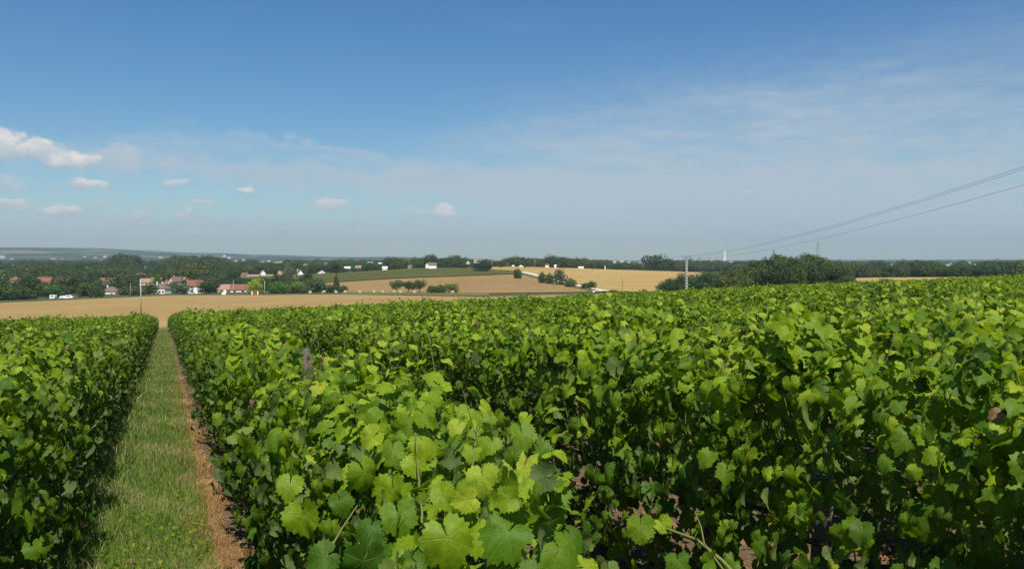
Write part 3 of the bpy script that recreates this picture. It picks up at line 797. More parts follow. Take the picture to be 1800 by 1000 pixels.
shoot_with_leaves(va, [AT(700, 1180, 1.55), AT(735, 1040, 1.45), AT(742, 900, 1.5), AT(735, 830, 1.55), AT(730, 760, 1.6)], [
    (745, 728, 1.60, .062, 150, -.2, 1.1, 5), (722, 745, 1.62, .060, 205, .3, .9, 5), (655, 768, 1.58, .066, 215, -.2, .7, 5), (690, 790, 1.60, .060, 170, .2, .9, 4),
    (745, 775, 1.60, .075, 130, .5, 1.3, 4), (730, 815, 1.57, .062, 178, 0, .9, 5), (690, 860, 1.50, .085, 195, -.3, .8, 4), (640, 830, 1.48, .078, 160, .7, .6, 4), (760, 700, 1.66, .045, 120, .4, 1.2, 6),
    (725, 712, 1.66, .04, 240, -.4, 1.1, 6), (660, 730, 1.7, .05, 200, -.1, 1.2, 5)])
shoot_with_leaves(va, [AT(890, 1150, 1.15), AT(858, 1010, 1.25), AT(838, 900, 1.33), AT(830, 830, 1.38), AT(838, 750, 1.5)], [
    (787, 945, 1.16, .088, 182, -.05, .75, 4), (893, 935, 1.22, .082, 205, .1, .65, 4), (985, 965, 1.20, .084, 170, .25, .9, 3), (848, 838, 1.35, .066, 170, .0, .8, 6), (858, 778, 1.45, .062, 188, 0, .8, 5),
    (808, 758, 1.50, .060, 215, -.5, 1.2, 3), (850, 735, 1.5, .055, 135, .3, .9, 5), (905, 868, 1.35, .05, 170, .1, 1.1, 5), (820, 720, 1.6, .04, 200, 0, 1.2, 6), (780, 870, 1.35, .055, 160, 0, .9, 5), (830, 790, 1.42, .04, 180, .2, 1.1, 6)])
shoot_with_leaves(va, [AT(1010, 1120, 1.35), AT(965, 980, 1.40), AT(930, 880, 1.50), AT(920, 800, 1.5), AT(920, 745, 1.55)], [
    (920, 825, 1.38, .088, 178, -.05, .65, 5), (918, 762, 1.42, .062, 170, .05, .7, 5), (950, 790, 1.46, .055, 120, .4, 1.0, 3), (965, 885, 1.38, .082, 172, .35, .6, 4), (925, 735, 1.55, .035, 210, 0, .9, 6), (1005, 940, 1.42, .06, 140, .2, .8, 3)])
shoot_with_leaves(va, [AT(520, 1150, 1.35), AT(560, 1000, 1.40), AT(600, 930, 1.5), AT(640, 870, 1.6)], [
    (535, 905, 1.5, .085, 190, -.4, .6, 3), (570, 978, 1.32, .062, 220, -.1, .9, 2), (640, 985, 1.32, .085, 200, .2, .4, 2), (700, 905, 1.42, .075, 170, .1, .9, 4), (600, 880, 1.6, .06, 150, .3, .9, 4), (510, 850, 1.75, .07, 180, -.2, 1.0, 4), (650, 930, 1.4, .06, 215, .0, 1.1, 3), (735, 990, 1.3, .05, 150, .2, .9, 3)])
# a long cane leaning across the gap at the lower right
vc = NV[0]
shoot_with_leaves(vc, [AT(1340, 1060, 1.35), AT(1270, 985, 1.40), AT(1225, 948, 1.45), AT(1170, 928, 1.5), AT(1128, 900, 1.55)],
    [(1125, 925, 1.5, .062, 185, -.1, .5, 3), (1165, 920, 1.5, .04, 160, .3, .8, 5), (1245, 985, 1.4, .045, 60, .5, .5, 2), (1190, 985, 1.42, .05, 170, -.4, .7, 4)], .0055)
shoot_with_leaves(vc, [AT(1300, 1040, 1.38), AT(1238, 955, 1.42), AT(1232, 925, 1.43), AT(1222, 898, 1.46)], [], .003)
# tall wisps
for px, py0, py1, Z in ((1046, 640, 540, 3.4), (420, 640, 575, 3.8), (485, 640, 580, 4.2), (1350, 620, 570, 4.2)):
    shoot_with_leaves(vc, [at(px + 6, py0, Z), at(px, (py0 + py1) / 2, Z), at(px - 3, py1, Z)],
        [(px + random.uniform(-1, 1) * 30 / Z, py0 + (py1 - py0) * f, Z, .055 * (1.15 - .7 * f), random.uniform(100, 260), random.uniform(-.5, .5), 1.0, 5 if f < .6 else 6) for f in (.1, .25, .4, .5, .6, .7, .8, .9, 1)], .002)

# ------------------------------------------------------------------ vineyard posts and trellis wires
def grey_post(x, y, top, label, r=.045, lean=(0, 0), group='weathered posts of the vine rows'):
    z0 = h(x, y); t = empty('vineyard_post', (x, y, z0), random.uniform(0, 3), label=label, cat='post', group=group)
    m = MB(); pts = []; n = 9
    for i in range(n): pts.append((lean[0] * i / n + random.uniform(-.006, .006), lean[1] * i / n + random.uniform(-.006, .006), -.15 + (top + .15) * i / (n - 1)))
    m.tube(pts, [r * random.uniform(.88, 1.08) for _ in range(n - 1)] + [r * .8], 9); m.build('shaft', M_GREYWOOD, t)
    w = MB()
    for z in (.55, .95): w.tube([(math.cos(a) * (r + .004), math.sin(a) * (r + .004), z * top / 1.3) for a in np.linspace(0, 6.3, 9)], .003, 4, False)
    w.build('wire_loop', M_WIRE, t)
p = at(548, 640, 6.3)
grey_post(p.x, p.y, at(548, 614, 6.3).z - h(p.x, p.y), 'weathered grey vineyard post sticking out of the leaves beside dry red shoots', .034, (.05, 0))
x, y = uv2xy(row_u(0) - .02, 1.78); grey_post(x, y, 1.15, 'grey post half hidden in the shade at the near end of the left row')
x, y = uv2xy(row_u(2) + .02, 3.0); grey_post(x, y, 1.3, 'grey post sunk in the dark leaves of the second row right of the path')
p = at(555, 660, 6.1); t = empty('dry_shoots', (p.x, p.y, h(p.x, p.y)), 0, label='dead reddish brown vine shoots standing beside the grey post', cat='dry vine')
M_DRY = plain('dry_red_leaf', (.17, .075, .045), .9, .5, 30)
m = MB()
for k in range(9):
    b = Vector((random.uniform(-.05, .05), random.uniform(-.05, .05), .75)); tip_ = b + Vector((random.uniform(-.10, .12), random.uniform(-.05, .05), random.uniform(.35, .7)))
    m.tube([b, (b + tip_) / 2 + Vector((random.uniform(-.03, .03), 0, 0)), tip_], .004, 4, False)
m.build('stems', M_BARK, t); m = MB()
for k in range(90):
    c = Vector((random.uniform(-.09, .12), random.uniform(-.06, .06), random.uniform(.85, 1.42))); a, b = [Vector([random.uniform(-.022, .022) for _ in range(3)]) for _ in range(2)]
    m.add([c, c + a, c + a + b, c + b], [(0, 1, 2, 3)])
tag(m.build('shrivelled_leaves', M_DRY, t), kind='stuff')
for k in (0, 1, 2, 3):
    for zz in (.62, 1.05):
        pts = []
        for v in np.arange(-2, 60, 2.5):
            x, y = uv2xy(row_u(k), v); pts.append((x, y, h(x, y) + zz + random.uniform(-.01, .01)))
        m = MB(); m.tube(pts, .0016, 4, False); o = m.build('trellis_wire', M_WIRE)
        tag(o, '%s trellis wire running through the leaves of the %s' % ('lower' if zz < 1 else 'upper', rowname(k)), 'wire', 'trellis wires')

# ------------------------------------------------------------------ grass, straw, litter, weeds
def blade_stuff(name, n, urange, vrange, hr, wr, cols, label, bend=.6, off=.015, power=1.0, seed=3, lay=0.0, dens=None):
    g = np.random.default_rng(seed)
    v = vrange[0] * (vrange[1] / vrange[0]) ** (g.random(n) ** power)
    u = g.uniform(urange[0], urange[1], n)
    if dens: u = urange[0] + (u - urange[0]) * (.30 * np.exp(-np.maximum(v - 1.5, 0) / 9) + .12) / .42
    if dens: u = u + .10 * (np.sin(v * 3.1 + 1) * .5 + np.sin(v * 7.7 + 2) * .3) + g.normal(0, .03, n)
    else: u = u + g.normal(0, .02, n)
    cl = np.sin(u * 9 + v * 4.1) * .3 + np.sin(v * 2.3 + 1) * .3 + np.sin(u * 23 - v * 11) * .25
    sc = 1 + .35 * cl
    x, y = uv2xy(u, v); z = H(x, y) + off
    big = np.clip(v / 6, 1, 9)
    hh = g.uniform(hr[0], hr[1], n) * sc * (1 + .12 * (big - 1)); ww = g.uniform(wr[0], wr[1], n) * big
    a = g.uniform(0, 2 * math.pi, n); b = g.uniform(0, 2 * math.pi, n); bl = g.uniform(.1, bend, n) + lay
    dx, dy = np.cos(a) * ww, np.sin(a) * ww; tx, ty = np.cos(b) * hh * bl, np.sin(b) * hh * bl
    zt = hh * (1 - .5 * np.minimum(bl, 1.7))
    v0 = np.stack([x - dx, y - dy, z], 1); v1 = np.stack([x + dx, y + dy, z], 1)
    v2 = np.stack([x + dx * .6 + tx * .45, y + dy * .6 + ty * .45, z + zt * .65], 1); v3 = np.stack([x - dx * .6 + tx * .45, y - dy * .6 + ty * .45, z + zt * .65], 1)
    v4 = np.stack([x + tx, y + ty, z + zt], 1)
    V = np.stack([v0, v1, v2, v3, v4], 1).reshape(-1, 3); b0 = (np.arange(n) * 5)[:, None]
    Fq = np.concatenate([b0 + [0, 1, 2], b0 + [0, 2, 3], b0 + [3, 2, 4]])
    m, t, o = mat(name + '_blades'); lf = t.new('ShaderNodeAttribute', attribute_name='lid').outputs['Fac']
    col = t.ramp(lf, cols); p_ = principled(t, None, col, .6, .25)
    tr = t.new('ShaderNodeBsdfTranslucent'); t.put(tr.inputs[0], t.vm('SCALE', col, scale=1.3)); mx = t.new('ShaderNodeMixShader'); mx.inputs[0].default_value = .3
    t.l.new(p_.outputs[0], mx.inputs[1]); t.l.new(tr.outputs[0], mx.inputs[2]); t.l.new(mx.outputs[0], o.inputs[0])
    me = mesh_from(name, V, Fq, m); fattr(me, 'lid', np.repeat(np.clip(g.random(n) * .75 + .30 * cl + .16, 0, 1), 5))
    ob = link(name, me); tag(ob, label, 'grass', kind='stuff'); return ob
GR = [(0, (.060, .145, .018)), (.45, (.125, .225, .030)), (.75, (.21, .25, .06)), (.9, (.36, .31, .15)), (1, (.46, .38, .22))]
blade_stuff('grass', 150000, (PU0 - .03, PU1 + .12), (1.2, 95), (.025, .10), (.0016, .0032), GR, 'short green grass with dry stems covering the path between the rows', off=.02)
blade_stuff('tall_grass', 9000, (PU0 - .16, PU0 + .3), (1.4, 20), (.10, .26), (.002, .004), GR, 'taller rough grass along the shaded left edge of the path', bend=.9, seed=5)
DR = [(0, (.16, .075, .03)), (.4, (.32, .18, .07)), (.8, (.46, .31, .13)), (1, (.56, .44, .24))]
blade_stuff('straw', 60000, (PU1 - .03, SU1 + .08), (1.2, 24), (.03, .10), (.0012, .0026), DR, 'dry yellow straw lying along the right edge of the path', bend=1.4, lay=.4, seed=8, dens=1)
blade_stuff('dead_weeds', 7000, (PU1 + .05, SU1 + .22), (1.3, 5), (.05, .16), (.0015, .0035), [(0, (.16, .06, .03)), (.6, (.32, .15, .07)), (1, (.45, .30, .17))], 'reddish brown dead weeds beside the right row of vines', bend=1.2, lay=.2, seed=9)
# leafy weeds in the turf and dead leaves on the soil
def scatter_leaves(name, n, fu, fv, size, age, label, seed, up=1.0, z=(.02, .08)):
    g = np.random.default_rng(seed)
    u = fu(g, n); v = fv(g, n); x, y = uv2xy(u, v)
    pos = np.stack([x, y, H(x, y) + g.uniform(z[0], z[1], n)], 1)
    nr = np.stack([g.normal(0, .5, n), g.normal(0, .5, n), np.full(n, up)], 1); tp = g.normal(0, 1, (n, 3)); tp[:, 2] *= .2
    me = joined_leaves(name, 'far', pos, nr, tp, g.uniform(size[0], size[1], n), age(g, n), g=g)
    tag(link(name, me), label, 'ground cover', kind='stuff')
for (uu, vv_, nb, lab) in ((-.52, 2.35, 46, 'bluish tuft of broad grass blades at the left edge of the path'), (.12, 3.6, 22, 'small tuft of broad grass blades near the middle of the path')):
    x, y = uv2xy(uu, vv_); t = empty('grass_tuft', (x, y, h(x, y) + .02), 0, label=lab, cat='grass tuft'); m = MB(); gg = random.Random(int(vv_ * 10))
    for k in range(nb):
        a = gg.uniform(0, 6.28); L_ = gg.uniform(.14, .30); d = Vector((math.cos(a), math.sin(a), 0)); s_ = Vector((-d.y, d.x, 0)) * gg.uniform(.004, .007); b_ = d * gg.uniform(0, .05)
        p1 = b_ + d * L_ * .35 + Vector((0, 0, L_ * .55)); p2 = b_ + d * L_ * .85 + Vector((0, 0, L_ * gg.uniform(.35, .75)))
        m.add([b_ - s_, b_ + s_, p1 + s_, p1 - s_, p2], [(0, 1, 2, 3), (3, 2, 4)])
    tag(m.build('blades', plain('tuft_blades', (.11, .17, .08), .5, .3, 30), t, True), kind='stuff')
scatter_leaves('broad_weeds', 700, lambda g, n: g.choice([-.45, -.2, .1, .22], n) + g.normal(0, .07, n), lambda g, n: g.choice([1.6, 1.9, 2.3, 2.9, 3.8, 5.0], n) + g.normal(0, .12, n), (.02, .045), lambda g, n: g.uniform(.3, .8, n), 'patches of broad leaved weeds in the near turf of the path', 33, 1.2, (.03, .12))
scatter_leaves('clover', 5200, lambda g, n: g.uniform(-.5, .30, n), lambda g, n: 1.3 * (9 / 1.3) ** g.random(n), (.008, .024), lambda g, n: g.uniform(.2, .7, n), 'small leafy weeds growing in the turf of the path', 21, 1.4)
scatter_leaves('leaf_litter', 9000, lambda g, n: row_u(0) + SP * g.integers(0, 4, n) + g.normal(0, .42, n), lambda g, n: .6 * (22 / .6) ** g.random(n), (.02, .055), lambda g, n: np.full(n, -1.0), 'dead curled brown leaves lying on the soil under the vines', 22, .8, (.015, .04))

# ------------------------------------------------------------------ utility poles and overhead wires
pz = Vector(ground_at(1207, 168)); ptop = at(1207, 455, 168)
pole = empty('utility_pole', pz, 0, label='pale concrete power pole with stepped holes standing behind the vineyard', cat='power pole')
ph_ = ptop.z - pz.z
m = MB(); n = 12
for s in (-1, 1): m.box((s * .17, 0, ph_ / 2 - .2), (.10, .26, ph_ + .4))
m.build('flange', M_CONC, pole)
m = MB()
for i in range(n): m.box((0, 0, .35 + (ph_ - .5) * i / (n - 1)), (.242, .14, .33))
m.build('rungs', M_CONC, pole)
m = MB(); m.box((0, 0, ph_ + .12), (1.9, .10, .10), Matrix.Rotation(R_(-22), 3, 'Y')); m.build('crossarm', M_CABLE, pole)
inst = []
for s, dz in ((-.85, .55), (-.3, .45), (.7, .12)):
    q = MB(); q.tube([(s, 0, ph_ + dz - .25), (s, 0, ph_ + dz)], [.05, .08], 8); q.build('insulator', M_GLASS, pole); inst.append(pz + Vector((s, 0, ph_ + dz)))
# next pole of the line stands out of the frame to the right; the wires run towards it
far_end = at(2330, 60, 30.0); pole2g = Vector((far_end.x, far_end.y, h(far_end.x, far_end.y)))
for i, (s0, q, zz) in enumerate(((inst[0], (1800, 293), 52), (inst[1], (1800, 297.5), 52.6), (inst[2], (1800, 325), 52))):
    Pm = at(q[0], q[1], zz)
    d = Pm - s0; B = s0 + d * 1.45
    L_ = 1.45; pts = []
    sag = 2.3
    for k in range(61):
        f = k / 60; p = s0 + (B - s0) * f; fm = 1 / L_
        lift = sag * 4 * fm * (1 - fm)            # keep the wire on the sight line where it leaves the frame
        p = p + Vector((0, 0, -sag * 4 * f * (1 - f) + lift * f / fm)); pts.append(p)
    m = MB(); m.tube(pts, .010, 5, False); o = m.build('power_line', M_CABLE)
    tag(o, ['upper overhead wire of the close pair rising to the right', 'lower overhead wire of the close pair rising to the right', 'single lowest overhead wire rising to the right'][i], 'overhead wire', 'overhead power lines')
# arched-arm pole in the stubble field
g0 = Vector(ground_at(247, 176)); t = empty('telegraph_pole', g0, 0, label='tall pale pole with curved white cross arm standing in the stubble field', cat='pole')
tp = at(247, 481, 176).z - g0.z
m = MB(); m.tube([(0, 0, -.3), (0, 0, tp * .5), (0, 0, tp - 1.05)], [.13, .12, .10], 10); m.build('shaft', M_CONC, t, True)
m = MB(); m.tube([(0, 0, tp - 1.05), (0, 0, tp)], .045, 6); m.tube([(-.06, 0, tp - 1.0), (-.75, 0, tp - .12)], .018, 5); m.tube([(.06, 0, tp - 1.0), (.75, 0, tp - .12)], .018, 5); m.build('bracket', M_CABLE, t)
m = MB(); m.tube([(a, 0, tp + .06 - .26 * a * a) for a in np.linspace(-1.2, 1.2, 11)], .042, 7); m.build('crossarm', M_CONC, t, True)
for s in (-1.15, 0, 1.15):
    q = MB(); q.tube([(s, 0, tp + .05 - .26 * s * s), (s, 0, tp + .32 - .26 * s * s)], [.05, .07], 7); q.build('insulator', M_GLASS, t)
def thin_pole(px, pb, pt, Z, label, r=.12, material=None, arm=True):
    z = CH - (pb - 455) / F * Z; x = (px - 900) / F * Z; zt = at(px, pt, Z).z; zb = min(z, h(x, Z))
    t = empty('telegraph_pole', (x, Z, zb), 0, label=label, cat='pole', group='poles of the village lines')
    m = MB(); m.tube([(0, 0, -.3), (0, 0, zt - zb)], [r, r * .7], 8); m.build('shaft', material or M_CONC, t, True)
    if arm: m = MB(); m.box((0, 0, zt - zb - .35), (1.3, .1, .1)); m.build('crossarm', M_CABLE, t)
thin_pole(410, 520, 493, 400, 'thin pale pole in front of the long red roof')
thin_pole(465, 520, 494, 400, 'bright pole at the field edge beside the light green trees', .16)
thin_pole(388, 517, 500, 430, 'short grey pole left of the long red roofed house', .1)
thin_pole(229, 513, 499, 440, 'pale pole between the two white hip roofed houses', .13)
thin_pole(518, 500, 482, 560, 'grey pole rising behind the row of light green trees', .15)
thin_pole(940, 469, 456, 1000, 'thin pole on the ridge beyond the wheat field', .2)
thin_pole(865, 470, 457, 950, 'thin pole beside the dark tree at the crop field', .2)
thin_pole(1130, 476, 462, 1050, 'thin pole left of the great round tree on the skyline', .2)
thin_pole(1057, 507, 488, 520, 'faint grey pole in the wheat field', .11, arm=False)
thin_pole(647, 474, 460, 900, 'thin pole among the far trees left of the white ridge house', .18)
b = ground_at(1094, 430); t = empty('telegraph_pole', b, 0, label='bent dark pole leaning left at the bottom of the wheat field', cat='pole', group='poles of the village lines')
m = MB(); hh_ = (515 - 485) / F * 430; m.tube([(0, 0, -.3), (.05, 0, hh_ * .55), (-.3, 0, hh_ * .85), (-1.0, 0, hh_)], [.12, .11, .1, .06], 7); m.build('shaft', M_GREYWOOD, t, True)
def pylon(px, pb, pt, Z, label):
    x = (px - 900) / F * Z; zb = h(x, Z); zt = at(px, pt, Z).z; hh = zt - zb; w = hh * .10
    t = empty('lattice_pylon', (x, Z, zb), 0, label=label, cat='pylon')
    m = MB()
    for a in (-1, 1):
        for b in (-1, 1): m.tube([(a * w, b * w, 0), (a * w * .3, b * w * .3, hh * .7), (a * w * .08, b * w * .08, hh)], .16, 4)
    for i in range(9):
        f0, f1 = i / 9 * .95, (i + 1) / 9 * .95
        q0, q1 = w * (1 - f0), w * (1 - f1)
        for b in (-1, 1): m.tube([(-q0, b * q0, hh * f0), (q1, b * q1, hh * f1)], .09, 3); m.tube([(q0, b * q0, hh * f0), (-q1, b * q1, hh * f1)], .09, 3)
    m.build('tower', M_WIRE, t); m = MB()
    for f, l in ((.74, .20), (.86, .16), (.95, .11)): m.box((0, 0, hh * f), (hh * l * 2, .3, .35))
    m.build('crossarm', M_WIRE, t)
pylon(1437, 455, 424, 1500, 'faint tall lattice pylon rising above the copse')
pylon(1230, 478, 452, 1150, 'small lattice pylon among the trees right of the power pole')

# ------------------------------------------------------------------ trees
def crown_mesh(name, lobes, n, cs, seed, squash=.6):
    """leaf-clump faces spread over and through overlapping lobes (centre, radii)"""
    g = np.random.default_rng(seed)
    wgt = np.array([r[0] * r[1] + r[0] * r[2] for _, r in lobes]); wgt = wgt / wgt.sum()
    k = g.choice(len(lobes), n, p=wgt)
    C = np.array([l[0] for l in lobes], float)[k]; Rr = np.array([l[1] for l in lobes], float)[k]
    d = g.normal(0, 1, (n, 3)); d /= np.linalg.norm(d, axis=1, keepdims=True)
    rad = g.uniform(.72, 1.08, n)[:, None]
    pos = C + d * Rr * rad
    nrm = d + g.normal(0, .45, (n, 3)) + [0, 0, .25]
    Rm = frames(nrm, g.normal(0, 1, (n, 3)))
    s = g.uniform(.6, 1.4, n) * cs
    q = np.array([(-1, -.5, 0), (.1, -.9, .25), (1, .1, 0), (.3, .95, .2), (-.75, .7, -.1)])
    V = np.einsum('nij,vj->nvi', Rm, q) * s[:, None, None] + pos[:, None, :]
    b0 = (np.arange(n) * 5)[:, None]; Fc = np.concatenate([b0 + [0, 1, 2], b0 + [0, 2, 3], b0 + [0, 3, 4]])
    me = mesh_from(name, V.reshape(-1, 3), Fc, M_CROWN); fattr(me, 'lid', np.repeat(g.random(n), 5)); return me
def trunk_tree(seed, ht, r, limbs=5, frac=.55):
    g = random.Random(seed); m = MB()
    m.tube([(0, 0, -.4), (g.uniform(-.1, .1), 0, ht * .25), (g.uniform(-.2, .2), g.uniform(-.2, .2), ht * frac), (g.uniform(-.3, .3), 0, ht * .85)], [r * 1.2, r * .9, r * .65, r * .15], 7)
    for i in range(limbs):
        a = 6.28 * i / limbs + g.random(); z = ht * g.uniform(.22, .55); l = ht * g.uniform(.22, .36)
        m.tube([(0, 0, z), (math.cos(a) * l * .5, math.sin(a) * l * .5, z + l * .45), (math.cos(a) * l, math.sin(a) * l, z + l * .95)], [r * .45, r * .3, r * .08], 5)
    return m.mesh('trunk', M_TRUNK, True)
def lobes_round(seed, W_=.5, z0=.18, n=11, flat=1.0):
    g = random.Random(seed); L = [((0, 0, .58), (W_ * .55, W_ * .55, .34 * flat))]
    for i in range(n):
        a = 6.28 * i / n + g.random(); q = g.uniform(.35, .72) * W_; z = g.uniform(z0 + .18, .80)
        s = g.uniform(.30, .50) * W_
        L.append(((math.cos(a) * q, math.sin(a) * q, z), (s, s, s * g.uniform(.75, 1.1))))
    L.append(((g.uniform(-.1, .1), 0, .84), (W_ * .36, W_ * .36, .15))); return L
TREE = {}
def reg(kind, crowns, trunk): TREE[kind] = [(crowns[i], trunk[i % len(trunk)]) for i in range(len(crowns))]
T1 = [trunk_tree(i, 1.0, .035) for i in range(3)]
reg('round', [crown_mesh('crown', lobes_round(i, .46 + .05 * (i % 3)), 1500, .026, i) for i in range(5)], T1)
reg('low', [crown_mesh('crown', lobes_round(20 + i, .75, .0, 13), 1500, .036, 20 + i) for i in range(4)], T1)
reg('bush', [crown_mesh('crown', [((math.cos(a) * .45, math.sin(a) * .4, .38 + .12 * math.sin(a * 3 + i)), (.42, .42, .36)) for a in np.linspace(0, 5.6, 7)] + [((0, 0, .55), (.5, .5, .42))], 1100, .055, 40 + i) for i in range(4)], [trunk_tree(9, .8, .05, 6, .4)])
reg('tall', [crown_mesh('crown', [((random.uniform(-.04, .04), random.uniform(-.04, .04), .16 + .76 * j / 9), (.12 * (1.15 - .6 * j / 9),) * 2 + (.12,)) for j in range(10)], 900, .022, 60 + i) for i in range(2)], [trunk_tree(11, 1, .018, 3)])
reg('conifer', [crown_mesh('crown', [((0, 0, .10 + .86 * j / 11), (.20 * (1.03 - j / 11) ** .85, .20 * (1.03 - j / 11) ** .85, .05)) for j in range(12)], 1100, .020, 70 + i, ) for i in range(2)], [trunk_tree(12, 1, .02, 3)])
GREEN = {'n': (1, 1, 1), 'bright': (2.1, 2.3, 1.0), 'olive': (1.7, 1.25, .9), 'blue': (1.1, 1.15, 1.7), 'grey': (1.9, 1.6, 2.3), 'dark': (.75, .8, .85), 'purple': (1.0, .5, 1.3), 'light': (1.6, 1.6, 1.2)}
def tree(px, pb, pt, Z, kind='round', tint='n', width=None, label=None, group=None, name='tree', trunk=True, sink=0, clip=False):
    """one tree from photo column, base row, top row and distance"""
    x = (px - 900) / F * Z; zg = h(x, Z) - sink; ht = max(1.2, CH - (pt - 455) / F * Z - zg)
    if clip:
        ht = clip_height(px, Z, ht, 4 if width is None else width * .35)
        if ht < 1.8: return None
    ht *= 1.07
    c, tk = random.choice(TREE[kind]); base = {'round': 1.0, 'low': 1.55, 'bush': 1.75, 'tall': .28, 'conifer': .42}[kind]
    w = ht if width is None else 1.14 * (width / F * Z) / base
    t = empty(name, (x, Z, zg), 0, label=label, cat='bush' if kind == 'bush' else 'tree', group=group)
    cr = link('crown', c, t, None, random.uniform(0, 6.28)); cr.scale = (w, w, ht); cr.color = (*GREEN[tint], 1); tag(cr, kind='stuff')
    if trunk and kind not in ('bush',): k = link('trunk', tk, t); k.scale = (w, w, ht * .9)
    elif trunk: k = link('trunk', tk, t); k.scale = (w * .5, w * .5, ht * .8)
    return t
def ground_house(px, pb):
    return hit(px, pb)[1]
def clip_height(px, Z, ht, halfw):
    for hx, hb, hZ, hw in CLIPS:
        if Z < hZ + 8 and abs(px - hx) < hw + halfw:
            x = (px - 900) / F * Z; zmax = CH - (hb - 455) / F * Z
            ht = min(ht, zmax - h(x, Z))
    return ht
# in the hillside field
tree(697, 514.5, 493, 446, 'round', 'light', 24, 'leftmost rounded tree standing alone in the brown hillside field', name='field_tree')
tree(719, 514.5, 495, 446, 'round', 'n', 20, 'smaller left tree of the pair in the brown hillside field', name='field_tree')
tree(735, 515, 492, 444, 'round', 'n', 24, 'taller right tree of the pair in the brown hillside field', name='field_tree')
tree(760, 517, 501, 440, 'bush', 'n', 20, 'leftmost bush of the low clump in the hillside field', name='field_bush')
tree(774, 517, 500.5, 440, 'bush', 'n', 22, 'middle bush of the low clump in the hillside field', name='field_bush')
tree(795, 516, 499, 440, 'low', 'light', 24, 'rounded tree at the right end of the low clump, over a bale', name='field_tree')
